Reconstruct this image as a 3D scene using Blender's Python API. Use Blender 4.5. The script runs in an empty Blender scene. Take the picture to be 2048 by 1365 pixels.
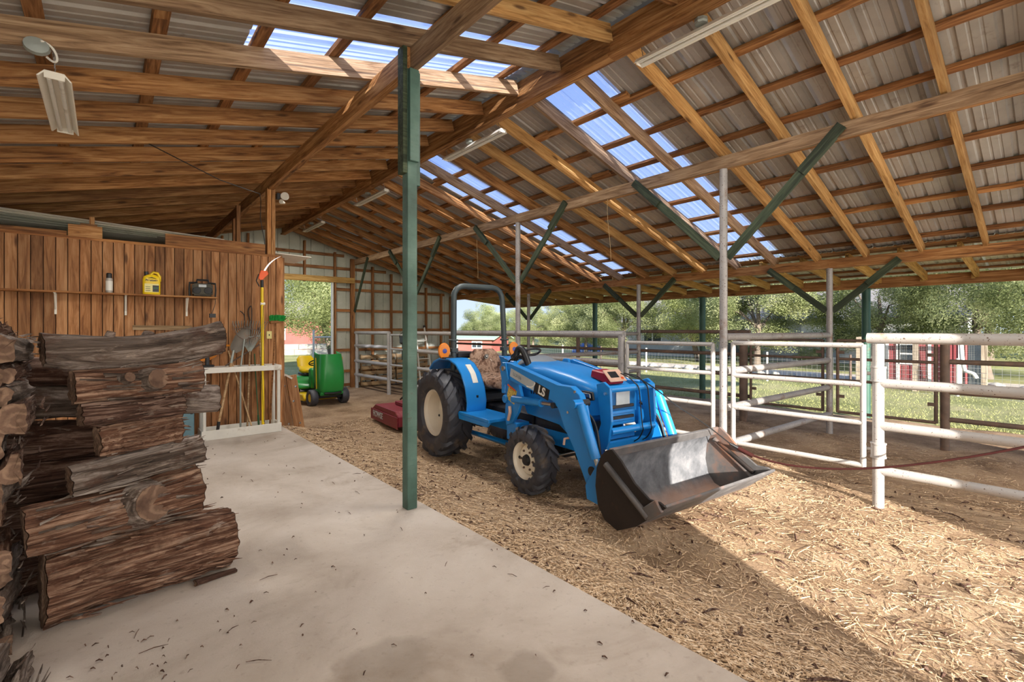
import bpy, bmesh, math, random
from mathutils import Vector, Matrix, noise as mnoise

random.seed(11)
SC = bpy.context.scene
COL = SC.collection

# ------------------------------------------------------------------ camera
EYE = 1.5            # eye height above the concrete slab (slab top is z = 0)
GR = -0.27           # level of the dirt yard under the roof
cam_data = bpy.data.cameras.new('camera')
cam_data.sensor_width = 36.0
cam_data.lens = 948.0 / 2048.0 * 36.0
cam_data.shift_y = -22.5 / 2048.0
cam_data.clip_end = 400
cam = bpy.data.objects.new('camera', cam_data)
cam.location = (0, 0, EYE)
cam.rotation_euler = (math.radians(90), 0, math.radians(-40.616))
COL.objects.link(cam)
SC.camera = cam

# ------------------------------------------------------------------ sky, sun, exposure
SUN_EL, SUN_AZ = math.radians(16), math.radians(27)     # the light travels towards (sin az, cos az)
world = bpy.data.worlds.new('world'); SC.world = world; world.use_nodes = True
wn = world.node_tree.nodes; wl = world.node_tree.links; wn.clear()
w_out = wn.new('ShaderNodeOutputWorld'); w_bg = wn.new('ShaderNodeBackground')
# clear afternoon sky: pale at the horizon, deeper blue overhead, the same all round
w_tc = wn.new('ShaderNodeTexCoord'); w_sep = wn.new('ShaderNodeSeparateXYZ'); w_ramp = wn.new('ShaderNodeValToRGB')
wl.new(w_tc.outputs['Generated'], w_sep.inputs[0]); wl.new(w_sep.outputs['Z'], w_ramp.inputs[0])
cr = w_ramp.color_ramp; cr.elements[0].position = 0.0; cr.elements[0].color = (.64, .76, .90, 1); cr.elements[1].position = 1.0; cr.elements[1].color = (.26, .40, .84, 1)
e_ = cr.elements.new(.25); e_.color = (.42, .58, .92, 1)
w_bg.inputs['Strength'].default_value = 0.29
wl.new(w_ramp.outputs[0], w_bg.inputs['Color']); wl.new(w_bg.outputs[0], w_out.inputs['Surface'])
sun_d = bpy.data.lights.new('sun', 'SUN'); sun_d.energy = 3.7; sun_d.angle = math.radians(0.7); sun_d.color = (1.0, 0.93, 0.84)
sun = bpy.data.objects.new('sun', sun_d); COL.objects.link(sun)
sd = Vector((math.sin(SUN_AZ) * math.cos(SUN_EL), math.cos(SUN_AZ) * math.cos(SUN_EL), -math.sin(SUN_EL)))
sun.rotation_euler = sd.to_track_quat('-Z', 'Y').to_euler(); sun.location = (-6, -12, 9)
SC.view_settings.view_transform = 'Standard'; SC.view_settings.look = 'None'
SC.view_settings.exposure = 2.1; SC.view_settings.gamma = 1.0; SC.view_settings.use_curve_mapping = False
SC.cycles.max_bounces = 12; SC.cycles.diffuse_bounces = 8; SC.cycles.transparent_max_bounces = 24
SC.cycles.use_denoising = True

# ------------------------------------------------------------------ mesh helpers
class MB:
    def __init__(s): s.v = []; s.f = []
    def face(s, pts):
        b = len(s.v); s.v += [tuple(p) for p in pts]; s.f.append(tuple(range(b, b + len(pts))))
    def add(s, vs, fs, M=None):
        b = len(s.v)
        s.v += [tuple(M @ Vector(p)) if M is not None else tuple(p) for p in vs]
        s.f += [tuple(i + b for i in f) for f in fs]
    def box(s, c, d, M=None, rz=0, rx=0, ry=0):
        x, y, z = d[0] / 2, d[1] / 2, d[2] / 2
        vs = [(-x,-y,-z),(x,-y,-z),(x,y,-z),(-x,y,-z),(-x,-y,z),(x,-y,z),(x,y,z),(-x,y,z)]
        T = Matrix.Translation(c) @ Matrix.Rotation(rz,4,'Z') @ Matrix.Rotation(ry,4,'Y') @ Matrix.Rotation(rx,4,'X')
        if M is not None: T = M @ T
        s.add(vs, [(3,2,1,0),(4,5,6,7),(0,1,5,4),(1,2,6,5),(2,3,7,6),(3,0,4,7)], T)
        return s
    def tube(s, path, r, n=8, cap=True, closed=False, squash=None):
        P = [Vector(p) for p in path]; k = len(P); b = len(s.v)
        rs = r if isinstance(r, (list, tuple)) else [r] * k
        up = None
        for i in range(k):
            if closed: t = (P[(i+1) % k] - P[i-1])
            else: t = P[min(i+1,k-1)] - P[max(i-1,0)]
            t.normalize()
            if up is None:
                up = Vector((0,0,1)) if abs(t.z) < .9 else Vector((1,0,0))
            a = up - t * up.dot(t)
            if a.length < 1e-5: a = Vector((0,1,0)) - t * t.y
            a.normalize(); up = a; c = t.cross(a)
            for j in range(n):
                w = 2 * math.pi * j / n
                q = P[i] + (a * math.cos(w) + c * math.sin(w) * (squash or 1)) * rs[i]
                s.v.append(tuple(q))
        for i in range(k if closed else k - 1):
            i2 = (i + 1) % k
            for j in range(n):
                j2 = (j + 1) % n
                s.f.append((b+i*n+j, b+i2*n+j, b+i2*n+j2, b+i*n+j2))
        if cap and not closed:
            s.f.append(tuple(b + j for j in range(n)))
            s.f.append(tuple(b + (k-1)*n + j for j in reversed(range(n))))
        return s
    def lathe(s, prof, n=32, M=None, closed=False):
        """profile of (radius, h) about local Y axis (h along y), angle in the xz plane"""
        b = len(s.v); k = len(prof)
        for (r, h) in prof:
            for j in range(n):
                w = 2*math.pi*j/n; p = Vector((r*math.cos(w), h, r*math.sin(w)))
                s.v.append(tuple(M @ p) if M is not None else tuple(p))
        for i in range(k if closed else k-1):
            i2 = (i+1) % k
            for j in range(n):
                j2 = (j+1) % n
                s.f.append((b+i*n+j, b+i*n+j2, b+i2*n+j2, b+i2*n+j))
        if not closed:
            if prof[0][0] > 1e-4: s.f.append(tuple(b+j for j in reversed(range(n))))
            if prof[-1][0] > 1e-4: s.f.append(tuple(b+(k-1)*n+j for j in range(n)))
        return s
    def prism(s, poly, y0, y1, M=None):
        """polygon of (x, z) extruded along local y from y0 to y1"""
        n = len(poly); vs = [(p[0], y0, p[1]) for p in poly] + [(p[0], y1, p[1]) for p in poly]
        fs = [tuple(range(n)), tuple(reversed(range(n, 2*n)))] + [(i, n+i, n+(i+1) % n, (i+1) % n) for i in range(n)]
        s.add(vs, fs, M); return s
    def loft(s, rings, cap=True, closed=False):
        b = len(s.v); n = len(rings[0]); k = len(rings)
        for r in rings: s.v += [tuple(p) for p in r]
        for i in range(k - 1):
            for j in range(n):
                j2 = (j+1) % n
                s.f.append((b+i*n+j, b+(i+1)*n+j, b+(i+1)*n+j2, b+i*n+j2))
        if cap:
            s.f.append(tuple(b+j for j in range(n))); s.f.append(tuple(b+(k-1)*n+j for j in reversed(range(n))))
        return s
    def mesh(s, name, bev=0.0, smooth=None, seg=1):
        me = bpy.data.meshes.new(name); me.from_pydata(s.v, [], s.f)
        bm = bmesh.new(); bm.from_mesh(me)
        bmesh.ops.recalc_face_normals(bm, faces=bm.faces)
        if bev:
            es = [e for e in bm.edges if len(e.link_faces) == 2 and e.calc_face_angle(0) > .45]
            bmesh.ops.bevel(bm, geom=es, offset=bev, segments=seg, affect='EDGES', clamp_overlap=True)
        bm.to_mesh(me); bm.free()
        if smooth is not None:
            me.polygons.foreach_set('use_smooth', [True] * len(me.polygons)); me.set_sharp_from_angle(angle=smooth)
        return me
    def build(s, name, mat, parent=None, bev=0.0, smooth=None, seg=1, loc=None, rot=None):
        return link(name, s.mesh(name, bev, smooth, seg), mat, parent, loc, rot)

def link(name, me, mat, parent=None, loc=None, rot=None):
    if mat is not None and not me.materials: me.materials.append(MAT[mat] if isinstance(mat, str) else mat)
    o = bpy.data.objects.new(name, me); COL.objects.link(o)
    if parent is not None: o.parent = parent
    if loc is not None: o.location = loc
    if rot is not None: o.rotation_euler = rot
    return o

def tag(o, label=None, cat=None, group=None, kind=None):
    if label: o['label'] = label
    if cat: o['category'] = cat
    if group: o['group'] = group
    if kind: o['kind'] = kind
    return o

def thing(name, label, cat, loc=(0,0,0), rz=0.0, group=None):
    o = bpy.data.objects.new(name, None); o.empty_display_size = .1; COL.objects.link(o)
    o.location = loc; o.rotation_euler = (0, 0, rz)
    return tag(o, label, cat, group)

def struct_empty(name, label):
    o = bpy.data.objects.new(name, None); o.empty_display_size = .1; COL.objects.link(o)
    return tag(o, label, None, None, 'structure')

def struct(o, label=None): return tag(o, label, None, None, 'structure')

_bc = {}
def frame(p0, p1, up=(0,0,1)):
    p0 = Vector(p0); p1 = Vector(p1); x = (p1 - p0).normalized(); u = Vector(up)
    z = u - x * u.dot(x)
    if z.length < 1e-4: u = Vector((0,1,0)); z = u - x * u.dot(x)
    z.normalize(); y = z.cross(x)
    M = Matrix((x, y, z)).transposed().to_4x4(); M.translation = (p0 + p1) / 2
    return M, (p1 - p0).length
def board(name, p0, p1, w, h, mat, parent=None, up=(0,0,1), bev=0.0):
    """plank with its length along local x; w across, h along 'up'"""
    M, L = frame(p0, p1, up); key = ('b', round(L,3), round(w,4), round(h,4), mat, bev)
    if key not in _bc:
        _bc[key] = MB().box((0,0,0), (L, w, h)).mesh(name, bev); _bc[key].materials.append(MAT[mat])
    o = bpy.data.objects.new(name, _bc[key]); COL.objects.link(o); o.parent = parent; o.matrix_local = M
    return o
def pipe(name, p0, p1, r, mat, parent=None, n=14, r2=None):
    M, L = frame(p0, p1); key = ('p', round(L,3), round(r,4), mat, n, r2)
    if key not in _bc:
        _bc[key] = MB().tube([(-L/2,0,0),(L/2,0,0)], [r, r2 or r], n).mesh(name, 0, .8); _bc[key].materials.append(MAT[mat])
    o = bpy.data.objects.new(name, _bc[key]); COL.objects.link(o); o.parent = parent; o.matrix_local = M
    return o
def dup(root, loc, rz=None, label=None):
    r = root.copy(); COL.objects.link(r); r.location = loc
    if rz is not None: r.rotation_euler = (0, 0, rz)
    if label: r['label'] = label
    for ch in list(root.children):
        c = ch.copy(); COL.objects.link(c); c.parent = r
        for gch in list(ch.children):
            d = gch.copy(); COL.objects.link(d); d.parent = c
    return r
def text_mesh(name, s, size, mat, parent, M, depth=.002, align='CENTER', bold=0.0, shear=0.0):
    cu = bpy.data.curves.new(name, 'FONT'); cu.body = s; cu.size = size; cu.extrude = depth
    cu.align_x = align; cu.align_y = 'CENTER'; cu.offset = bold; cu.shear = shear
    o = bpy.data.objects.new(name, cu); COL.objects.link(o)
    me = bpy.data.meshes.new_from_object(o); bpy.data.objects.remove(o); bpy.data.curves.remove(cu)
    me.materials.clear(); me.materials.append(MAT[mat])
    t = bpy.data.objects.new(name, me); COL.objects.link(t); t.parent = parent; t.matrix_local = M
    return t
def arc(cx, cz, r, a0, a1, n):
    return [(cx + r*math.cos(math.radians(a0+(a1-a0)*i/n)), cz + r*math.sin(math.radians(a0+(a1-a0)*i/n))) for i in range(n+1)]
def bez(p0, p1, p2, p3, n=12):
    p0, p1, p2, p3 = map(Vector, (p0, p1, p2, p3)); o = []
    for i in range(n+1):
        t = i/n; o.append(p0*(1-t)**3 + p1*3*t*(1-t)**2 + p2*3*t*t*(1-t) + p3*t**3)
    return o

# ------------------------------------------------------------------ materials
MAT = {}
def lin(c):
    o = []
    for x in c[:3]:
        x = x / 255.0; o.append(x/12.92 if x <= .04045 else ((x+.055)/1.055)**2.4)
    return (*o, 1.0)
class NT:
    def __init__(s, name):
        s.m = bpy.data.materials.new(name); s.m.use_nodes = True; s.t = s.m.node_tree; s.t.nodes.clear(); MAT[name] = s.m
        s.out = s.t.nodes.new('ShaderNodeOutputMaterial')
    def n(s, typ, **kw):
        nd = s.t.nodes.new('ShaderNode' + typ)
        for k, v in kw.items():
            if k in nd.inputs: nd.inputs[k].default_value = v
            else: setattr(nd, k, v)
        return nd
    def l(s, a, b): s.t.links.new(a, b)
    def math(s, op, a, b=None):
        nd = s.n('Math', operation=op)
        for i, x in enumerate((a, b)):
            if x is None: continue
            if hasattr(x, 'links'): s.l(x, nd.inputs[i])
            else: nd.inputs[i].default_value = x
        return nd.outputs[0]
    def ramp(s, fac, stops):
        nd = s.n('ValToRGB'); cr = nd.color_ramp
        while len(cr.elements) < len(stops): cr.elements.new(.5)
        for e, (p, c) in zip(cr.elements, stops): e.position = p; e.color = c
        s.l(fac, nd.inputs[0]); return nd.outputs[0]
    def mix(s, fac, a, b, typ='MIX'):
        nd = s.n('Mix', data_type='RGBA', blend_type=typ)
        for sock, x in ((nd.inputs['Factor'], fac), (nd.inputs[6], a), (nd.inputs[7], b)):
            if hasattr(x, 'links'): s.l(x, sock)
            else: sock.default_value = x
        return nd.outputs[2]
    def coords(s, scale=(1,1,1), rand=True):
        tc = s.n('TexCoord'); mp = s.n('Mapping'); mp.inputs['Scale'].default_value = scale; s.l(tc.outputs['Object'], mp.inputs[0])
        if rand:
            oi = s.n('ObjectInfo'); v = s.n('CombineXYZ')
            for i in range(3): s.l(s.math('MULTIPLY', oi.outputs['Random'], (37.1, 53.7, 91.3)[i]), v.inputs[i])
            s.l(v.outputs[0], mp.inputs['Location'])
        return mp.outputs[0]
    def noise(s, vec, scale, detail=4, rough=.55, dist=0.0):
        nd = s.n('TexNoise', Scale=scale, Detail=detail, Roughness=rough, Distortion=dist); s.l(vec, nd.inputs['Vector']); return nd.outputs[0]
    def bsdf(s, col, rough=.5, metal=0.0, bump=None, bstr=.3, bdist=.01, spec=.5):
        b = s.n('BsdfPrincipled')
        for nm, x in (('Base Color', col), ('Roughness', rough), ('Metallic', metal)):
            if hasattr(x, 'links'): s.l(x, b.inputs[nm])
            else: b.inputs[nm].default_value = x
        b.inputs['Specular IOR Level'].default_value = spec
        if bump is not None:
            bp = s.n('Bump', Strength=bstr, Distance=bdist); s.l(bump, bp.inputs['Height']); s.l(bp.outputs[0], b.inputs['Normal'])
        s.l(b.outputs[0], s.out.inputs['Surface']); return b

def m_basic(name, col, rough=.5, metal=0.0, var=.12, scale=6, bump=0.0, bscale=80, spec=.5, dirt=None, speck=None):
    N = NT(name); v = N.coords(); c = lin(col)
    lo = tuple(x*(1-var) for x in c[:3]) + (1,); hi = tuple(min(1, x*(1+var)) for x in c[:3]) + (1,)
    k = N.ramp(N.noise(v, scale), [(.3, lo), (.7, hi)])
    if dirt:
        dc, amt, ds = dirt
        f = N.ramp(N.noise(v, ds, 6, .65), [(max(0,.62-amt), (0,0,0,1)), (.72, (1,1,1,1))])
        k = N.mix(f, k, lin(dc))
    if speck:
        scl, th, pc = speck
        f = N.ramp(N.noise(v, scl, 2, .5), [(th, (0,0,0,1)), (th+.04, (1,1,1,1))]); k = N.mix(f, k, lin(pc))
    N.bsdf(k, rough, metal, N.noise(v, bscale, 5) if bump else None, bump, .004, spec)

def m_wood(name, dark, mid, light, rough=.7, grain=1.0, knots=True, paint=None):
    dark, mid, light = [tuple(x + (sum(c)/3 - x)*.14 for x in c) for c in (dark, mid, light)]
    dark, mid, light = [(c[0]*1.0, c[1]*1.0, c[2]*.99) for c in (dark, mid, light)]
    N = NT(name); v = N.coords((.9, 13*grain, 13*grain)); v2 = N.coords((.5, 3, 3))
    rings = N.noise(v, 1.6, 6, .62, 1.4); fine = N.noise(N.coords((4, 90, 90)), 1.0, 3, .6)
    f = N.math('ADD', N.math('MULTIPLY', rings, .75), N.math('MULTIPLY', fine, .25))
    col = N.ramp(f, [(.34, lin(dark)), (.48, lin(mid)), (.64, lin(light))])
    big = N.ramp(N.noise(v2, 1.3, 3), [(.3, (.62,.60,.58,1)), (.72, (1.08,1.05,1.0,1))])
    col = N.mix(1.0, col, big, 'MULTIPLY')
    oi = N.n('ObjectInfo')
    tone = N.ramp(oi.outputs['Random'], [(0, (.74,.72,.70,1)), (.5, (1,1,1,1)), (1, (1.14,1.08,1.0,1))])
    col = N.mix(1.0, col, tone, 'MULTIPLY')
    if knots:
        vo = N.n('TexVoronoi', Scale=1.0); N.l(N.coords((1.7, 7, 7)), vo.inputs['Vector'])
        kf = N.ramp(vo.outputs['Distance'], [(.07, (1,1,1,1)), (.16, (0,0,0,1))])
        col = N.mix(N.math('MULTIPLY', kf, .75), col, lin((58,30,14)))
    N.bsdf(col, rough, 0, f, .35, .004, .3)
m_wood('wood_rafter', (104,62,30), (172,114,60), (214,160,100))
m_wood('wood_brown', (98,56,26), (156,98,50), (194,138,80))  # brown timber, slightly darker than the rafter wood
m_wood('wood_tan', (146,100,50), (196,144,80), (224,178,112))
m_wood('wood_yellow', (142,98,40), (192,146,70), (222,182,108))
m_wood('wood_beam', (104,76,52), (158,124,92), (196,166,132))
m_wood('wood_old', (92,54,26), (146,94,50), (184,130,80))
m_wood('wood_ply', (122,74,38), (176,118,70), (208,152,102), grain=.6)
m_wood('wood_pallet', (120,92,62), (170,138,98), (205,176,136))
m_wood('wood_brace_green', (32,42,30), (54,68,50), (82,96,74), knots=False)
def m_post():
    N = NT('green_post'); v = N.coords((7, 7, 7)); g = N.noise(N.coords((2, 60, 60)), 1, 4, .6)
    c = N.ramp(N.noise(v, .35, 5, .6), [(.3, lin((40,62,52))), (.5, lin((68,98,86))), (.72, lin((98,126,114)))])
    c = N.mix(N.ramp(N.noise(v, 1.4, 6, .7), [(.62, (0,0,0,1)), (.74, (1,1,1,1))]), c, lin((72,62,48)))
    c = N.mix(N.math('MULTIPLY', g, .35), c, lin((40,62,50)))
    N.bsdf(c, .55, 0, g, .35, .003)
m_post()
def m_roof(name, a, b, metal):
    N = NT(name); v = N.coords((1,1,1), False)
    c = N.ramp(N.noise(v, 1.1, 5, .6), [(.28, lin(a)), (.7, lin(b))])
    c = N.mix(N.ramp(N.noise(v, 6, 5, .7), [(.6,(0,0,0,1)),(.75,(.55,.55,.55,1))]), c, lin((104,88,72)))
    N.bsdf(c, .45, metal, N.noise(v, 120, 3), .25, .002)
m_roof('roof_metal', (138,132,124), (184,178,168), .25)
m_roof('wall_metal', (158,160,144), (196,196,180), .15)
def m_sky_panel():
    N = NT('skylight'); v = N.coords((1,1,1), False)
    t = N.n('BsdfTranslucent'); t.inputs[0].default_value = (.78,.84,1.0,1)
    tr = N.n('BsdfTransparent'); tr.inputs[0].default_value = (.80,.86,1.0,1)
    gl = N.n('BsdfGlossy', Roughness=.25); gl.inputs[0].default_value = (.8,.85,.95,1)
    mx = N.n('MixShader'); s = N.ramp(N.noise(v, 3, 4), [(.3,(.60,.60,.60,1)),(.7,(.74,.74,.74,1))]); N.l(s, mx.inputs[0]); N.l(t.outputs[0], mx.inputs[1]); N.l(tr.outputs[0], mx.inputs[2])
    m2 = N.n('MixShader'); m2.inputs[0].default_value = .06; N.l(mx.outputs[0], m2.inputs[1]); N.l(gl.outputs[0], m2.inputs[2])
    N.l(m2.outputs[0], N.out.inputs['Surface'])
m_sky_panel()
def m_concrete():
    N = NT('concrete'); v = N.coords((1,1,1), False)
    c = N.ramp(N.noise(v, .9, 7, .62, .4), [(.28, lin((156,142,128))), (.5, lin((186,174,162))), (.75, lin((206,196,186)))])
    f = N.ramp(N.noise(v, 1.7, 5, .6, .8), [(.58,(0,0,0,1)),(.72,(.55,.55,.55,1))]); c = N.mix(f, c, lin((138,120,102)))
    g = N.n('TexNoise', Scale=26, Detail=4); N.l(v, g.inputs['Vector'])
    c = N.mix(N.ramp(g.outputs[0], [(.60,(0,0,0,1)),(.8,(.35,.35,.35,1))]), c, lin((120,104,90)))
    # two old damp stains with a shape of their own
    for (x, y, r) in ((.95, 1.95, .24), (.62, 1.72, .30), (1.42, 1.55, .13)):
        gm = N.n('NewGeometry'); d = N.n('VectorMath', operation='DISTANCE'); w = N.n('TexNoise', Scale=5, Detail=4); N.l(v, w.inputs['Vector'])
        sc = N.n('VectorMath', operation='SCALE'); sc.inputs['Scale'].default_value = .22; N.l(w.outputs[1], sc.inputs[0])
        ad = N.n('VectorMath', operation='ADD'); N.l(gm.outputs['Position'], ad.inputs[0]); N.l(sc.outputs[0], ad.inputs[1])
        N.l(ad.outputs[0], d.inputs[0]); d.inputs[1].default_value = (x+.11, y+.11, .11)
        ff = N.ramp(N.math('DIVIDE', d.outputs['Value'], r), [(.7,(.34,.34,.34,1)),(1.0,(0,0,0,1))]); c = N.mix(ff, c, lin((112,98,84)))
    b = N.math('ADD', N.noise(v, 90, 5, .7), N.math('MULTIPLY', N.noise(v, 14, 3), .8))
    N.bsdf(c, .85, 0, b, .45, .006, .25)
m_concrete()
def m_dirt():
    N = NT('dirt'); v = N.coords((1,1,1), False)
    c = N.ramp(N.noise(v, 1.3, 8, .65), [(.28, lin((112,88,68))), (.5, lin((172,144,116))), (.72, lin((206,180,150)))])
    st = N.noise(N.coords((40, 9, 9), False), 1, 5, .7, 2.0); st2 = N.noise(N.coords((9, 44, 9), False), 1, 5, .7, 2.0)
    c = N.mix(N.ramp(st, [(.55,(0,0,0,1)),(.66,(.75,.75,.75,1))]), c, lin((216,188,142)))
    c = N.mix(N.ramp(st2, [(.56,(0,0,0,1)),(.68,(.7,.7,.7,1))]), c, lin((96,68,46)))
    b = N.math('ADD', N.noise(v, 18, 8, .75), N.math('MULTIPLY', st, .6))
    N.bsdf(c, .95, 0, b, .9, .03, .15)
m_dirt()
def m_grass():
    N = NT('lawn'); v = N.coords((1,1,1), False)
    c = N.ramp(N.noise(v, .35, 6, .65), [(.3, lin((134,140,86))), (.5, lin((178,178,124))), (.7, lin((208,198,150)))])
    c = N.mix(N.ramp(N.noise(v, 9, 5, .75), [(.45,(0,0,0,1)),(.75,(.7,.7,.7,1))]), c, lin((84,104,48)))
    N.bsdf(c, .95, 0, N.noise(v, 40, 6, .8), 1.0, .05, .1)
m_grass()
m_basic('gravel', (196,184,168), .95, var=.2, scale=30, bump=.8, bscale=60)
m_basic('steel_light', (172,168,164), .5, .15, .08, 5, .15, 160, .4, speck=(70,.66,(92,70,54)), dirt=((168,146,124), .0, 3))
m_basic('steel_grey', (150,146,144), .5, .25, .12, 5, .15, 160, .4, speck=(60,.64,(84,62,50)), dirt=((120,92,74), .06, 4))
m_basic('steel_rust', (104,88,78), .7, .2, .22, 6, .25, 120, .3, dirt=((128,102,86), .12, 7))
m_basic('steel_green', (52,88,76), .5, .1, .15, 4, .1, 100, dirt=((96,84,64), .0, 4))
m_basic('white_metal', (226,220,206), .4, .0, .05, 4)
m_basic('white_plastic', (214,210,200), .45, 0, .06, 5, dirt=((170,158,140), .03, 5))
m_basic('black_plastic', (26,26,28), .45, 0, .15)
m_basic('black_cable', (20,19,19), .5, 0, .1)
m_basic('tan_cable', (168,140,96), .6, 0, .1)
m_basic('chrome', (190,190,190), .25, .9, .05)
m_basic('zinc', (150,156,150), .5, .5, .1)

# ================================================================== ground and slab
def gh(x, y):
    """height of the yard: straw banked up against the slab, level further out"""
    t = min(1, max(0, (x - 2.05) / 1.25)); t = t*t*(3-2*t); z = -.05 + (GR + .05) * t
    if y > 8.2: z = GR + (z - GR) * max(0, 1 - (y - 8.2) / .6)
    near = 1.0 if (x < 7 and y < 9) else .5
    z += near * (.045 * (mnoise.noise((x*.9, y*.9, 3.1))) + .02 * mnoise.noise((x*3.1, y*3.1, 7.7)))
    z += .13 * math.exp(-(((x-3.52)/.35)**2 + ((y-2.62)/.5)**2))          # heap pushed up by the bucket heel
    return z
def grid(name, xs, ys, fz, mat, label):
    mb = MB(); nx, ny = len(xs), len(ys)
    for y in ys:
        for x in xs: mb.v.append((x, y, fz(x, y)))
    for j in range(ny-1):
        for i in range(nx-1): mb.f.append((j*nx+i, j*nx+i+1, (j+1)*nx+i+1, (j+1)*nx+i))
    o = mb.build(name, mat, None, 0, 3.0); return struct(o, label)
xs = [2.06 + .07*i for i in range(78)] + [7.6 + .25*i for i in range(19)]
ys = [-4 + .25*i for i in range(16)] + [.0 + .07*i for i in range(130)] + [9.2 + .25*i for i in range(26)]
def dirt_z(x, y):
    z = gh(x, y)
    if x > 11.4: z -= max(0, (x - 11.7 - .25*mnoise.noise((y*.8, 0, 5)))) * .22
    return z
grid('ground_dirt', xs, ys, dirt_z, 'dirt', 'trampled brown dirt yard under the barn roof')
def lawn_z(x, y):
    return -.31 + .05 * mnoise.noise((x*.15, y*.15, 1.7)) - (0.1 if (1 < x < 11.5 and -4.2 < y < 15.4) else 0)
grid('ground_lawn', [-60 + 2*i for i in range(81)], [-40 + 2*i for i in range(71)], lawn_z, 'lawn', 'dry green and yellow lawn around the barn')
slab = MB().box((-.375, 2.6, -.175), (4.93, 10.8, .35)).build('floor_slab', 'concrete', None, .012)
struct(slab, 'pale troweled concrete slab with damp stains')

# ================================================================== roof
XR = 3.78
def zr(x): return 4.245 - .284 * (x - XR)        # underside of the right rafters
def zl(x): return 4.316 - .245 * (XR - x)        # underside of the left rafters
def zq(x): return 2.645 - .098 * (x - 9.42)      # underside of the lean-to rafters
RD = .16
roofR = struct_empty('ceiling_right_slope', 'open right roof slope of rafters, purlins and metal sheets')
roofL = struct_empty('ceiling_left_slope', 'open left roof slope of rafters, purlins and metal sheets')
roofQ = struct_empty('ceiling_lean_to', 'low lean-to roof with yellow rafters and metal sheets')
YF, YB = -1.65, 14.3
nR = Vector((.284, 0, 1)).normalized(); nL = Vector((-.245, 0, 1)).normalized(); nQ = Vector((.098, 0, 1)).normalized()
for k in range(-6, 17):
    y = 2.79 + .69 * k
    if y > YB - .1: continue
    h = RD/2
    m = 'wood_beam' if k in (1, 2, 6) else ('wood_tan' if k < 5 else 'wood_rafter')
    board('rafter', Vector((3.83, y, zr(3.83))) + nR*h, Vector((9.46, y, zr(9.46))) + nR*h, .048, RD, m, roofR, nR)
    yl = y + .09
    m = 'wood_tan' if k == 0 else ('wood_beam' if k in (1, 2) else 'wood_rafter')
    board('rafter', Vector((3.74, yl, zl(3.74))) + nL*h, Vector((-2.75, yl, zl(-2.75))) + nL*h, .048, RD, m, roofL, nL)
    yq = 2.79 + .69*k + .28
    if yq < YB: board('rafter', Vector((9.43, yq, zq(9.43))) + nQ*.07, Vector((11.64, yq, zq(11.64))) + nQ*.07, .05, .15, 'wood_yellow', roofQ, nQ)
    if yq < YB: MB().box((11.60, yq+.045, zq(11.6)+.05), (.07, .05, .15)).build('rafter_block', 'wood_yellow', roofQ)
for i, x in enumerate((3.98, 4.59, 5.19, 5.75, 6.32, 6.88, 7.50, 8.06, 8.55, 9.13, 9.44)):
    o = Vector((x, 0, zr(x))) + nR*(RD+.02)
    cuts = [YF, 2.2 + .7*(i % 3), 6.4 - .6*(i % 2), 10.6 + .5*(i % 3), YB]
    for a, b in zip(cuts, cuts[1:]):
        board('purlin', (o.x, a, o.z), (o.x, b + .02, o.z), .088, .038, 'wood_old' if (i*7+int(a)) % 3 else 'wood_rafter', roofR, nR)
for i, x in enumerate((3.50, 2.86, 2.22, 1.58, .97, .33, -.30, -.93, -1.56, -2.2, -2.7)):
    o = Vector((x, 0, zl(x))) + nL*(RD+.02)
    cuts = [YF, 2.8 + .6*(i % 3), 7.0 - .5*(i % 2), YB]
    for a, b in zip(cuts, cuts[1:]):
        board('purlin', (o.x, a, o.z), (o.x, b + .02, o.z), .095, .038, 'wood_old' if (i*5+int(a)) % 3 else 'wood_rafter', roofL, nL)
for i in range(5):
    x = 9.6 + .5*i; o = Vector((x, 0, zq(x))) + nQ*.16
    board('purlin', (o.x, YF, o.z), (o.x, YB, o.z), .07, .03, 'wood_old', roofQ, nQ)
# short splice blocks beside purlins (as seen near the skylight)
for (x, y) in ((4.50, 3.42), (4.55, 4.75), (5.70, 4.6), (4.5, 7.3), (6.95, 2.9), (7.55, 1.2)):
    o = Vector((x, y, zr(x))) + nR*(RD+.012); board('splice_block', (o.x, y-.16, o.z), (o.x, y+.16, o.z), .085, .036, 'wood_rafter', roofR, nR)
# profiled sheets
PW = .83
def sheet_profile(rib=.022):
    P = [(0, 0)]
    for r0 in (.03, .296, .572):
        P += [(r0, 0), (r0+.012, rib), (r0+.040, rib), (r0+.054, 0)]
        for q in (.11, .19): P += [(r0+q, 0), (r0+q+.008, .007), (r0+q+.022, .007), (r0+q+.030, 0)]
    P += [(PW+.035, 0)]
    return sorted(P)
def sheet_mesh(name, ax, az, bx, bz, mat):
    P = sheet_profile(); mb = MB(); n = len(P)
    for (x, z) in ((ax, az), (bx, bz)):
        for (y, h) in P: mb.v.append((x, y, z + h))
    mb.f = [(i, i+1, n+i+1, n+i) for i in range(n-1)]
    me = mb.mesh(name, 0, None); me.materials.append(MAT[mat]); return me
dz = RD*1.04 + .045
meR = sheet_mesh('roof_sheet', 3.76, zr(3.76)+dz, 9.52, zr(9.52)+dz, 'roof_metal')
meRs = sheet_mesh('skylight_sheet', 3.76, zr(3.76)+dz, 9.52, zr(9.52)+dz, 'skylight')
meL = sheet_mesh('roof_sheet', -2.8, zl(-2.8)+dz, 3.80, zl(3.80)+dz, 'roof_metal')
meLa = sheet_mesh('roof_sheet', -2.8, zl(-2.8)+dz, .85, zl(.85)+dz, 'roof_metal')
meLs = sheet_mesh('skylight_sheet', .82, zl(.82)+dz+.004, 3.80, zl(3.80)+dz, 'skylight')
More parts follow.
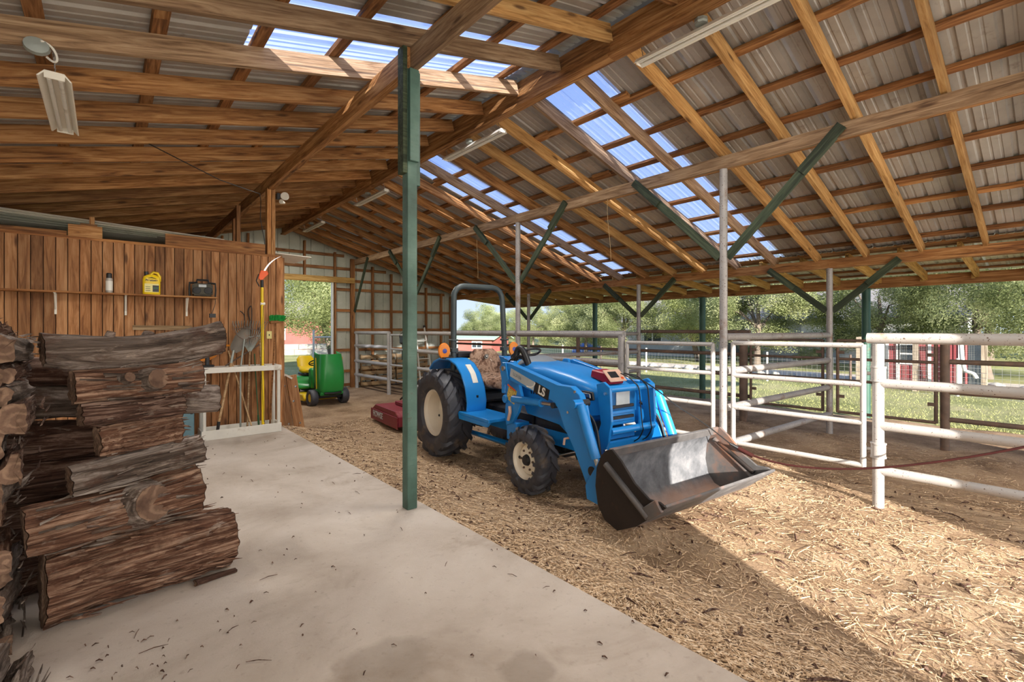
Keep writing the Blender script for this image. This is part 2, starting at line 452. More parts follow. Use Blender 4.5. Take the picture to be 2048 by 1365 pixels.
meQ = sheet_mesh('roof_sheet', 9.40, zq(9.40)+.18, 12.0, zq(12.0)+.18, 'wall_metal')
for k in range(-7, 14):
    y = 3.34 + PW*k
    sky_r = k in (0, 4)
    link('skylight_sheet' if sky_r else 'roof_sheet', meRs if sky_r else meR, None, roofR, (0, y, 0))
    yl = 3.50 + PW*k
    if k == 0:
        link('roof_sheet', meLa, None, roofL, (0, yl, 0)); link('skylight_sheet', meLs, None, roofL, (0, yl, 0))
    else: link('roof_sheet', meL, None, roofL, (0, yl, 0))
    link('roof_sheet', meQ, None, roofQ, (0, y, 0))
board('ridge_cap', (XR, YF, zr(XR)+.285), (XR, YB+.2, zr(XR)+.285), .5, .006, 'roof_metal', roofR)
# beams
beams = struct_empty('trim_roof_beams', 'heavy timber beams carrying the rafters')
def beam(name, x, ys_, zb, zt, w, mat, n2=1):
    for a, b in zip(ys_, ys_[1:]): board(name, (x, a, (zb+zt)/2), (x, b, (zb+zt)/2), w, zt-zb, mat, beams)
beam('ridge_beam', XR, (YF, 2.9, 8.4, YB), 4.20, 4.47, .05, 'wood_rafter')
beam('ridge_plate', XR, (YF, 2.9, 8.4, YB), 4.165, 4.20, .12, 'wood_rafter')
beam('left_beam', 1.920, (3.56, 8.4, YB), 3.672, zl(1.915), .038, 'wood_rafter')
beam('left_beam', 1.955, (YF, 3.56), 3.665, zl(1.93), .046, 'wood_beam')
beam('left_beam', 1.960, (3.56, 8.4, YB), 3.672, zl(1.955), .038, 'wood_rafter')
beam('middle_beam', 5.825, (YF, 1.6, 6.65, 10.53, YB), 3.50, zr(5.85)-.004, .045, 'wood_beam')
beam('middle_beam', 5.875, (YF, 2.77, 8.2, YB), 3.50, zr(5.9)-.004, .045, 'wood_rafter')
beam('eave_beam', 9.37, (YF, 2.61, 6.42, 10.18, YB), 2.545, 2.70, .09, 'wood_rafter')
beam('outer_beam', 11.70, (YF, 2.67, 6.09, 9.63, YB), 2.33, 2.53, .07, 'wood_rafter')

# ================================================================== posts
def vec(*a): return Vector(a)
gp = thing('wooden_post', 'green painted square wooden post standing on the slab edge', 'post', (1.945, 3.59, 0))
MB().box((0, 0, 1.837), (.092, .092, 3.674)).build('post_shaft', 'green_post', gp, .005)
for (dx, dy, w, d, z0, z1) in ((-.067, .0, .04, .094, 2.80, 3.85), (.066, .02, .038, .092, 2.72, 3.68), (0, -.066, .085, .036, 2.9, 3.665)):
    MB().box((dx, dy, (z0+z1)/2), (w, d, z1-z0)).build('cleat', 'green_post' if z1 < 3.8 else 'wood_brace_green', gp, .003)
wp = thing('wooden_post', 'bare brown wooden post on top of the plywood wall corner', 'post', (1.95, 8.06, 2.662))
for dx in (-.03, .03): board('post_board', (dx,0,0), (dx,0,1.03), .055, .12, 'wood_rafter', wp, (0,1,0), .003)
for (x, y, zt) in ((1.72, 9.2, 3.62), (1.92, 10.6, 3.67)):
    st = tag(board('wall_stud', (x, y, 0), (x, y, zt), .06, .1, 'wood_brown'), 'thin brown stud rising to the roof behind the plywood wall', 'post', 'studs behind the plywood wall')

def v_pole(name, label, x, y, ztop, zj, reach, zb, r, mat, group, sides=(-1, 1), base=GR):
    t = thing(name, label, 'pole', (x, y, base), 0, group)
    pipe('pole_shaft', (0,0,-.05), (0,0,ztop-base), r, mat, t, 18)
    for s in sides:
        a = vec(-.02*s, .04*s, zj-base); b = vec(-.045, reach*s, zb-base)
        board('brace', a, b, .10, .036, 'wood_brace_green', t, (1,0,0), .002)
        d = (b-a).normalized()
        board('brace_cleat', b - d*.55 + vec(-.035,0,0), b + vec(-.035,0,0), .10, .03, 'wood_brace_green', t, (1,0,0), .002)
    return t
mids = ((2.77, 'grey steel pole with green V braces beside the loader bucket'), (6.65, 'grey steel pole with green V braces behind the tractor seat'),
        (10.53, 'grey steel pole with green V braces behind the green wooden post'), (-1.11, 'grey steel pole with a single green brace by the front gable'))
for y, lb in mids: v_pole('steel_pole', lb, 5.85, y, 3.51, 2.40, 1.27, 3.62, .047, 'steel_grey', 'poles under the middle beam', (-1, 1) if y > 0 else (1,))
tt = thing('wall_brace', 'lone green diagonal brace at the end of the middle beam', 'brace', (5.80, 14.18, 0))
board('brace_board', (-.02, -.05, 2.05), (-.02, -1.0, 3.6), .10, .036, 'wood_brace_green', tt, (1,0,0), .002)
aposts = ((2.61, 'slim grey eave pole with dark V braces beside the rusty gates'), (6.42, 'slim grey eave pole with dark V braces behind the tractor hood'),
          (10.18, 'slim grey eave pole with dark V braces seen through the tractor roll bar'))
for y, lb in aposts: v_pole('eave_pole', lb, 9.37, y, 2.55, 1.82, .95, 2.60, .048, 'steel_grey', 'poles under the eave beam')
for y, lb in ((2.62, 'dark green round lawn-side pole beside the red coop'), (6.09, 'dark green round lawn-side pole in line with the double gates'), (9.63, 'dark green round lawn-side pole behind the steering wheel')):
    t = thing('round_post', lb, 'pole', (11.70, y, GR), 0, 'green poles at the lawn edge')
    pipe('pole_shaft', (0,0,-.06), (0,0,2.34-GR), .075, 'steel_green', t, 18); MB().box((0,0,2.35-GR-.02), (.16,.16,.02)).build('cap_plate', 'steel_green', t)

# ================================================================== plywood wall
m_basic('groove_shade', (66,40,24), .9)  # dark tone paints in the shade inside the plank grooves
wply = struct_empty('wall_left', 'brown grooved plywood wall with shelf')
PX = .1075
for i in range(46):
    x = 2.12 - PX*(i+.5)
    y = 8.0 + (.002 if i % 3 else 0)
    board('plank', (x, y, .0), (x, y, 2.63), PX-.009, .02, 'wood_ply', wply, (0,1,0))
MB().box((-.36, 8.026, 1.315), (4.95, .012, 2.63)).build('backing', 'groove_shade', wply)
board('corner_trim', (2.125, 8.03, 0), (2.125, 8.03, 2.63), .02, .09, 'wood_ply', wply, (0,1,0))
board('corner_trim', (1.70, 7.985, 0), (1.70, 7.985, 2.63), .05, .014, 'wood_ply', wply, (0,1,0))
MB().box((2.10, 9.6, 1.315), (.03, 3.2, 2.63)).build('side_cladding', 'wood_ply', wply)
board('ledger_board', (.27,7.975,1.53), (.92,7.975,1.525), .02, .06, 'wood_pallet', wply)
board('top_plate', (-2.8, 8.03, 2.645), (2.1, 8.03, 2.645), .09, .035, 'wood_brown', wply)
board('top_board', (.62, 8.0, 2.74), (1.86, 8.0, 2.735), .035, .15, 'wood_brown', wply)
board('top_board', (-2.8, 8.0, 2.69), (-.36, 8.0, 2.69), .035, .05, 'wood_brown', wply)
board('top_board', (-.35, 7.99, 2.73), (-.03, 7.99, 2.73), .035, .15, 'wood_rafter', wply)
board('top_board', (-.24, 8.03, 2.80), (-.08, 8.03, 2.80), .035, .07, 'wood_rafter', wply)
board('top_stud', (-.13, 8.05, 2.65), (-.13, 8.05, 2.93), .05, .05, 'wood_rafter', wply, (0,1,0))
MB().box((-.35, 11.1, 2.60), (4.9, 6.1, .05)).build('loft_deck', 'wood_old', wply)
# ================================================================== far wall
wb = struct_empty('wall_back', 'metal clad back gable wall with timber studs and girts')
WY = 14.25
def roof_z(x): return zl(x) if x < XR else zr(x)
for x in (-2.6,-1.9,-1.2,-.5,.2,.9,1.6,2.3,2.9, 4.35, 5.22, 5.76, 6.41, 7.05, 7.73, 8.34, 8.94, 9.33):
    z0 = 2.9 if 2.95 < x < 5.1 else GR
    board('stud', (x, WY, z0), (x, WY, roof_z(x)-.01), .05 if x != 5.76 else .12, .10, 'wood_brown', wb, (0,1,0))
for z in (-.18, .24, .88, 1.5, 2.09, 2.73, 3.0, 3.36, 3.75):
    xl, xr_ = -2.7, min(9.35, XR + (4.245 - z)/.284)
    if z < 2.9: segs = [(-2.7, 2.92), (5.16, xr_)]
    else: segs = [(max(-2.7, XR - (4.316 - z)/.245), xr_)]
    for a, b in segs: board('girt', (a, WY+.07, z), (b, WY+.07, z), .036, .085, 'wood_brown', wb)
board('door_header', (2.9, WY-.06, 2.99), (5.80, WY-.06, 3.0), .045, .17, 'wood_yellow', wb)
board('door_jamb', (5.15, WY+.02, GR), (5.15, WY+.02, 2.92), .03, .14, 'white_metal', wb, (0,1,0))
def wall_sheet(x0, x1, z0):
    P = [(0,0)]; w = x1-x0; n = max(1, int(w/.23))
    for i in range(n):
        q = w*(i+.5)/n; P += [(q-.02,0),(q-.008,.02),(q+.008,.02),(q+.02,0)]
    P += [(w,0)]; mb = MB(); k = len(P)
    for (x, h) in P: mb.v.append((x0+x, WY+.10+h, z0))
    for (x, h) in P: mb.v.append((x0+x, WY+.10+h, roof_z(x0+x)+.18))
    mb.f = [(i, i+1, k+i+1, k+i) for i in range(k-1)]; mb.build('wall_sheet', 'wall_metal', wb)
xx = -2.8
while xx < 9.5:
    x1 = min(xx+.9, 9.5); 
    if xx < 2.9 < x1: x1 = 2.9
    elif xx < 5.16 < x1: x1 = 5.16
    wall_sheet(xx, x1, 2.92 if 2.89 < xx < 5.15 else GR); xx = x1
# unseen left wall added to block light; front gable added to shape the sun
ws = struct_empty('added_left_wall', 'unseen metal clad wall added along the left eave to block light')
MB().box((-2.82, 4.6, 1.25), (.03, 12.6, 3.32)).build('wall_sheet', 'wall_metal', ws)
wf = struct_empty('added_front_wall', 'unseen translucent front gable added to soften the sun, with a wide opening')
def m_front():
    N = NT('translucent_sheet'); t = N.n('BsdfTranslucent'); t.inputs[0].default_value = (.97,.95,.92,1); d = N.n('BsdfDiffuse'); d.inputs[0].default_value = (.85,.84,.80,1)
    m = N.n('MixShader'); m.inputs[0].default_value = .12; N.l(t.outputs[0], m.inputs[1]); N.l(d.outputs[0], m.inputs[2]); N.l(m.outputs[0], N.out.inputs['Surface'])
m_front()
def fsheet(x0, x1, z0):
    n = max(1, round((x1-x0)/.9))
    for i in range(n):
        a, b = x0+(x1-x0)*i/n, x0+(x1-x0)*(i+1)/n; mb = MB(); k = 9
        for z in (0, 1):
            for j in range(k+1):
                x = a+(b-a)*j/k; mb.v.append((x, -1.70 + (.012 if j % 3 == 1 else 0), z0 if z == 0 else roof_z(x)+.20))
        mb.f = [(j, j+1, k+2+j, k+1+j) for j in range(k)]; mb.build('wall_sheet', 'translucent_sheet', wf)
    if z0 < 1: board('front_girt', (x0,-1.66,1.6), (x1,-1.66,1.6), .036, .085, 'wood_brown', wf)
fsheet(-2.8, 2.02, -.3); fsheet(4.72, 9.0, GR); fsheet(2.02, XR, 2.68); fsheet(XR, 4.72, 2.68)
for x in (-2.7, -1.2, .4, 2.02, 4.72, 6.2, 7.6, 9.0): board('front_stud', (x,-1.62,GR), (x,-1.62,roof_z(x)), .06, .10, 'wood_brown', wf, (0,1,0))
# ================================================================== tractor
m_basic('tractor_blue', (30,130,206), .32, 0, .06, 3, .04, 60, .5, dirt=((120,110,100), -.06, 5))
m_basic('tractor_dark', (34,34,38), .6, 0, .25, 8, .2, 60, dirt=((92,76,60), .02, 6))
m_basic('tyre', (56,57,64), .5, 0, .2, 5, .25, 60, .5, dirt=((104,90,76), .05, 3.5))
m_basic('rim_cream', (222,212,194), .45, 0, .06, 4, dirt=((168,140,112), .0, 4))
m_basic('roll_bar', (58,68,70), .5, .1, .1)
m_basic('cowl_grey', (118,126,134), .55, 0, .06)
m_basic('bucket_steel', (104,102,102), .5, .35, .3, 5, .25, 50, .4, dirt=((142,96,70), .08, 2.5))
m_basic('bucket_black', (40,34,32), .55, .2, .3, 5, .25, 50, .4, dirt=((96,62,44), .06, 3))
m_basic('amber', (232,132,28), .3, 0, .05); m_basic('lens_blue', (60,70,150), .3)
m_basic('red_plastic', (150,24,44), .4); m_basic('beige_plastic', (196,160,140), .5)
m_basic('decal_white', (226,222,212), .4, 0, .05); m_basic('decal_black', (24,24,26), .4); m_basic('decal_yellow', (214,184,90), .5, 0, .25, 30, speck=(90,.58,(80,66,40)))
m_basic('decal_silver', (176,182,184), .4, 0, .15, 4); m_basic('orange', (236,92,30), .45)
def m_camo():
    N = NT('camo'); v = N.coords((1,1,1), False)
    c = N.ramp(N.noise(v, 9, 5, .6, .3), [(.34, lin((62,44,36))), (.44, lin((120,92,76))), (.52, lin((168,140,120))), (.60, lin((96,70,56))), (.68, lin((196,176,158)))])
    N.bsdf(c, .85, 0, N.noise(v, 12, 4), .5, .01, .2)
m_camo()
def m_bucket_inner():
    N = NT('bucket_inner'); tc = N.n('TexCoord'); v = N.coords((1,1,1), False)
    sp = N.n('SeparateXYZ'); N.l(tc.outputs['Object'], sp.inputs[0])
    c = N.ramp(N.noise(v, 4, 7, .7), [(.3, lin((66,68,72))), (.5, lin((104,106,110))), (.72, lin((142,142,144)))])
    h = N.math('ADD', sp.outputs[2], N.math('MULTIPLY', N.noise(v, 5, 5), .14))
    c = N.mix(N.ramp(h, [(.20, (1,1,1,1)), (.34, (0,0,0,1))]), c, lin((164,128,108)))
    N.bsdf(c, .6, .15, N.noise(v, 40, 4), .2, .003)
m_bucket_inner()

TR = thing('tractor', 'blue compact tractor with front loader bucket and roll bar', 'tractor', (4.236, 5.726, GR), math.radians(-95.7))
def tyre_mesh(R, W, lugs, lug_h, skew, lug_w):
    mb = MB(); r0 = R - lug_h; ri = R*.53 if W > .3 else R*.52
    hw = W/2
    prof = [(ri, hw*.62), (ri+.03, hw*.86), (ri+(r0-ri)*.35, hw*.99), (ri+(r0-ri)*.62, hw), (r0-.035, hw*.93), (r0-.008, hw*.80), (r0+.004, hw*.4), (r0+.006, 0)]
    prof = prof + [(r, -h) for (r, h) in reversed(prof[:-1])]
    mb.lathe(prof, 56, None, True)
    stations = [(-.04, r0+.002, R), (.25, r0, R), (.52, r0, R), (.80, r0-.012, R-.006), (.97, r0-.05, R-.03), (1.01, r0-.13, r0-.085)]
    for s in (1, -1):
        for i in range(lugs):
            a0 = 2*math.pi*(i + (0 if s > 0 else .5))/lugs; rings = []
            for (t, rb, rt) in stations:
                a = a0 + skew * t**.8 if t > 0 else a0
                wd = lug_w * (1 - .12*max(0,t)) / R
                y = s*t*hw
                ring = []
                for (da, rr) in ((-wd*.62, rb-.01), (-wd*.42, rt), (wd*.42, rt), (wd*.62, rb-.01)):
                    ring.append((rr*math.cos(a+da), y, rr*math.sin(a+da)))
                rings.append(ring)
            mb.loft(rings)
    return mb.mesh('tyre', 0, .5)
tyre_r = tyre_mesh(.615, .42, 16, .046, .42, .088); tyre_f = tyre_mesh(.368, .255, 14, .030, .40, .066)
for m_ in (tyre_r, tyre_f): m_.materials.append(MAT['tyre'])
def rim_mesh(R, W, dish, hubr):
    h = W/2
    out = [(R*1.04, h*.80), (R*1.02, h*.86), (R*.97, h*.84), (R*.95, h*.70), (R*.90, h*.60), (R*.86, h*.1), (R*.80, dish), (R*.5, dish+.012), (hubr, dish+.02)]
    bk = [(hubr, dish-.0), (R*.8, dish-.03), (R*.9, -h*.6), (R*1.02, -h*.86), (R*1.04, -h*.8)]
    return MB().lathe(out + bk, 44, None, True).mesh('wheel', 0, .55)
def wheel(x, y, R, tm, Rr, W, dish, big):
    s = 1 if y > 0 else -1
    me = rim_mesh(Rr, W, dish, .05 if not big else .004); 
    w = link('wheel', me, 'rim_cream', TR, (x, y, R), (0, 0, 0 if s > 0 else math.pi))
    if abs(R-.6) < .05: w.rotation_euler = (0, .4, w.rotation_euler[2])
    tag(w, 'cream steel wheel')
    link('tyre', tm, None, w)
    if not big: MB().lathe([(.0, dish+.055), (.05, dish+.05), (.062, dish+.02), (.065, dish-.05)], 20).build('hub', 'tractor_dark', w, 0, .6)
    nb = MB().lathe([(0, .016), (.011, .015), (.013, 0)], 6).mesh('wheel_nut'); nb.materials.append(MAT['steel_rust'])
    for i in range(0 if big else 6):
        a = math.pi/3*i; rr = .105 if not big else .13
        link('wheel_nut', nb, None, w, (rr*math.cos(a), dish+.016, rr*math.sin(a)))
    tube_ = MB().lathe([(0, .012), (.016, .01), (.018, 0)], 10).mesh('valve'); link('valve', tube_, 'black_plastic', w, (Rr*.72, dish+.012, 0))
wheel(0, -.58, .60, tyre_r, .315, .34, -.06, True); wheel(0, .58, .60, tyre_r, .315, .34, -.06, True)
wheel(2.0, -.52, .357, tyre_f, .195, .235, .035, False); wheel(2.0, .52, .357, tyre_f, .195, .235, .035, False)

def part(name, mb, mat, bev=.004, smooth=None, parent=TR, seg=1): return mb.build(name, mat, parent, bev, smooth, seg)
# chassis
c = MB(); c.box((.1, 0, .62), (.62, .40, .44)); c.box((.95, 0, .60), (1.2, .30, .30)); c.box((.35, 0, .85), (.5, .46, .12))
part('gearbox', c, 'tractor_dark', .02)
c = MB(); c.tube([(0,-.44,.6),(0,.44,.6)], .085, 14); c.box((0,-.36,.6),(.26,.1,.26)); c.box((0,.36,.6),(.26,.1,.26)); part('rear_axle', c, 'tractor_dark', .01)
c = MB(); c.box((2.05, 0, .70), (.85, .36, .46)); c.tube([(1.72,-.1,.7),(2.3,-.1,.72)], .14, 12); part('engine', c, 'tractor_dark', .02)
c = MB(); c.tube([(2.0,-.42,.34),(2.0,-.2,.40),(2.0,.2,.40),(2.0,.42,.34)], .07, 12); c.box((2.0,0,.44),(.24,.26,.2)); c.tube([(2.0,-.42,.22),(2.0,-.42,.50)], .07, 12); c.tube([(2.0,.42,.22),(2.0,.42,.50)], .07, 12)
part('front_axle', c, 'tractor_dark', .008)
part('steering_rod', MB().tube([(2.16,-.40,.40),(2.16,.40,.40)], .018, 10), 'chrome', 0, .8)
c = MB(); c.box((1.5,-.21,.56),(2.5,.02,.16)); c.box((1.5,.21,.56),(2.5,.02,.16)); c.box((2.62,0,.62),(.12,.44,.18)); part('side_rail', c, 'tractor_blue', .004)
c = MB(); c.tube([(.35,-.30,.33),(1.72,-.30,.36)], .035, 4); part('mid_link', c, 'tractor_blue', 0)
# platform and fenders
for s in (-1, 1):
    fl = MB(); fl.prism([(.58,.66),(1.36,.66),(1.36,.70),(.62,.70)], s*.24, s*.66)
    fl.prism([(.62,.60),(1.30,.60),(1.36,.66),(.6,.66)], s*.62, s*.66); part('foot_platform', fl, 'tractor_blue', .006)
    fe = MB(); pts = [(-.42,1.20),(-.28,1.31),(-.08,1.365),(.22,1.37),(.42,1.31),(.58,1.19),(.69,1.02),(.74,.84),(.72,.68)]
    th = .022; inner = [(x*.965, z-.03) for (x, z) in pts]
    ring = lambda y0, y1, i: [(pts[i][0], y0, pts[i][1]), (pts[i][0], y1, pts[i][1]), (inner[i][0], y1, inner[i][1]), (inner[i][0], y0, inner[i][1])]
    fe.loft([ring(s*.30, s*.60, i) for i in range(len(pts))])
    side = [(p[0], p[1]) for p in pts] + [(.55,.66),(.30,.66),(-.30,.66),(-.42,.8)]
    fe.prism(side, s*.30, s*.325)
    fo = part('fender', fe, 'tractor_blue', .008, .6)
    if s < 0:
        d = MB(); d.loft([[(x, -.47, z), (x, -.39, z), (x-.02, -.39, z-.012), (x-.02, -.47, z-.012)] for (x, z) in ((.455,1.296),(.53,1.241),(.592,1.188),(.635,1.12),(.668,1.065))]); d.build('decal', 'decal_white', fo)
        pl = MB().box((.785-.06,-.44,.86),(.012,.03,.09)); pl.build('slot', 'black_plastic', fo)
    lamp = MB(); lamp.lathe([(0,.0),(.085,.004),(.092,.03),(.085,.058),(0,.062)], 24, Matrix.Translation((.10, s*.60, 1.47)) @ Matrix.Diagonal((.72,1,1.25,1)) @ Matrix.Rotation(math.radians(90),4,'Z'))
    lo = part('warning_lamp', lamp, 'amber', 0, .5)
    MB().lathe([(0,0),(.034,.002),(.036,.072),(0,.074)], 18, Matrix.Translation((.105, s*.60, 1.47)) @ Matrix.Rotation(math.radians(90),4,'Z')).build('lens', 'lens_blue', lo, 0, .5)
    MB().box((.08, s*.56, 1.375),(.1,.16,.02)).build('bracket', 'black_plastic', lo, .004)
# roll bar
rb = MB(); prof = [(-.43,.72),(-.43,1.35),(-.40,2.16)]
path = [(.06,-.44,.70),(.06,-.44,1.5),(.03,-.42,2.22)] + [(.02, -.42+.17*(1-math.cos(math.radians(a))), 2.24+.17*math.sin(math.radians(a))) for a in (20,45,70,90)]
path = path + [(p[0], -p[1], p[2]) for p in reversed(path)]
rb.tube(path, .042, 12, True, False); part('roll_bar', rb, 'roll_bar', 0, .7)
for s in (-1,1):
    for z, h in ((1.48,.06),(1.62,.03)): part('roll_bar_clamp', MB().box((.06, s*.44, z),(.11,.10,h)), 'roll_bar', .006)
# seat
st = MB(); rings = []
for (x, w, z0, z1) in ((.30,.20,.98,1.12),(.34,.26,.96,1.16),(.5,.27,.95,1.15),(.68,.26,.95,1.12),(.76,.20,.96,1.08)):
    rings.append([(x, w*math.cos(a), (z0+z1)/2+(z1-z0)/2*math.sin(a)) for a in [math.pi*2*i/16 for i in range(16)]])
st.loft(rings); seat = part('seat_cushion', st, 'camo', 0, 1.2)
bk = MB(); rings = []
for (z, w, x0, x1) in ((1.02,.22,.22,.36),(1.10,.26,.18,.36),(1.28,.27,.13,.31),(1.42,.24,.10,.26),(1.49,.16,.11,.22)):
    rings.append([((x0+x1)/2+(x1-x0)/2*math.sin(a), w*math.cos(a), z) for a in [math.pi*2*i/16 for i in range(16)]])
bk.loft(rings); sb = part('seat_backrest', bk, 'camo', 0, 1.2)
lg = MB().lathe([(0,0),(.036,.001),(.036,.006),(0,.006)], 20, Matrix.Translation((.288,-.03,1.385)) @ Matrix.Rotation(math.radians(-90),4,'Z') @ Matrix.Rotation(math.radians(-9),4,'X')); lg.build('round_badge', 'decal_black', sb)
lg = MB().lathe([(.026,.007),(.031,.008),(.031,.007)], 20, Matrix.Translation((.288,-.03,1.385)) @ Matrix.Rotation(math.radians(-90),4,'Z') @ Matrix.Rotation(math.radians(-9),4,'X'), True); lg.build('badge_ring', 'decal_white', sb)
MB().box((.297,-.03,1.388),(.012,.022,.02), None, 0, .3).build('badge_mark', 'decal_white', sb)
part('tool_tray', MB().box((-.02,-.24,1.40),(.16,.28,.09)), 'black_plastic', .02); part('seat_base', MB().box((.06,0,.94),(.5,.36,.12)), 'black_plastic', .02)
# steering and dash
part('steering_column', MB().tube([(1.38,0,.9),(1.22,0,1.44)], [.06,.03], 12), 'black_plastic', 0, .7)
sw = MB(); MS = Matrix.Translation((1.21,0,1.46)) @ Matrix.Rotation(math.radians(-22),4,'Y')
sw.tube([MS @ Vector((.19*math.cos(a), .19*math.sin(a), 0)) for a in [2*math.pi*i/32 for i in range(32)]], .014, 8, False, True)
for a in (90, 210, 330): sw.tube([MS @ Vector((0,0,-.02)), MS @ Vector((.19*math.cos(math.radians(a)), .19*math.sin(math.radians(a)), 0))], .012, 6)
part('steering_wheel', sw, 'black_plastic', 0, .8)
cw = MB(); rings = []
for (x, w, zt) in ((1.30,.20,1.36),(1.36,.27,1.44),(1.50,.29,1.455),(1.68,.28,1.40),(1.80,.24,1.335)):
    rings.append([(x, w*math.cos(a), 1.20 + (zt-1.20)*max(0,math.sin(a))**.6) for a in [math.pi*i/14 for i in range(15)]] + [(x, 0, 1.10)])
cw.loft(rings); part('dash_cowl', cw, 'cowl_grey', 0, .9)
# hood
hd = MB(); rings = []
for (x, w, zt, zb) in ((1.46,.315,1.375,1.02),(1.62,.325,1.395,.98),(2.0,.325,1.365,.92),(2.35,.315,1.315,.90),(2.60,.300,1.262,.90),(2.75,.27,1.215,.92),(2.82,.23,1.16,.94)):
    ring = [(x, -w, zb)]
    for a in [math.pi - math.pi*i/18 for i in range(19)]:
        ring.append((x, w*(abs(math.cos(a))**.5)*(1 if math.cos(a) > 0 else -1), zt - (zt-zb)*.42 + (zt-zb)*.42*abs(math.sin(a))**.55))
    ring.append((x, w, zb)); rings.append(ring)
hd.loft(rings); hood = part('hood', hd, 'tractor_blue', 0, .75)
for s in (-1, 1):
    for i in range(9): MB().box((1.74+.045*i, s*.326, 1.10),(.014,.008,.14), None, 0, 0, -.25).build('vent_slot', 'decal_black', hood)
    hl = MB(); hl.prism([(2.50,1.10),(2.56,1.155),(2.72,1.15),(2.74,1.07),(2.60,1.045)], s*.278, s*.305); hl.build('headlight', 'black_plastic', hood, .008)
    hl = MB(); hl.prism([(2.55,1.10),(2.58,1.135),(2.69,1.13),(2.70,1.085)], s*.30, s*.309); hl.build('headlight_lens', 'chrome', hood, .003)
    MB().box((2.33, s*.318, 1.16),(.34,.006,.022), None, 0, 0, .06).build('stripe', 'orange', hood)
ap = MB(); ap.prism([(1.5,.98),(2.6,.86),(2.6,.62),(2.45,.60),(2.2,.74),(1.62,.78)], -.29, -.27); ap.prism([(1.5,.98),(2.6,.86),(2.6,.62),(2.45,.60),(2.2,.74),(1.62,.78)], .27, .29)
part('engine_side_panel', ap, 'tractor_blue', .006)
# front grille with its guard
gr = MB(); gr.box((2.80,0,.98),(.04,.44,.34)); gr.box((2.80,0,.70),(.05,.42,.06)); go = part('front_grille', gr, 'tractor_blue', .012)
for i in range(5): MB().box((2.83,0,.78+.055*i),(.03,.34,.03)).build('grille_bar', 'tractor_blue' if i % 2 else 'tractor_dark', go, .004)
MB().box((2.826,.02,1.08),(.012,.2,.14)).build('radiator_screen', 'decal_silver', go, .004)
gd = MB()
for s in (-1,1):
    gd.prism([(2.80,1.24),(2.90,1.27),(2.98,1.22),(3.00,.9),(2.96,.70),(2.90,.56),(2.62,.54),(2.62,.62),(2.80,.72),(2.86,.86)], s*.30, s*.33)
gd.box((2.86,0,.60),(.05,.62,.14)); gdo = part('grille_guard', gd, 'tractor_blue', .005)
for z, x in ((1.20,2.95),(.80,2.97)): MB().tube([(x,-.31,z),(x,.31,z)], .034, 14).build('guard_bar', 'tractor_blue', gdo, 0, .7)
for s in (-1,1):
    for z in (.62,.66+.5): MB().tube([(2.93,s*.325,z),(2.93,s*.35,z)], .014, 8).build('bolt', 'chrome', gdo)
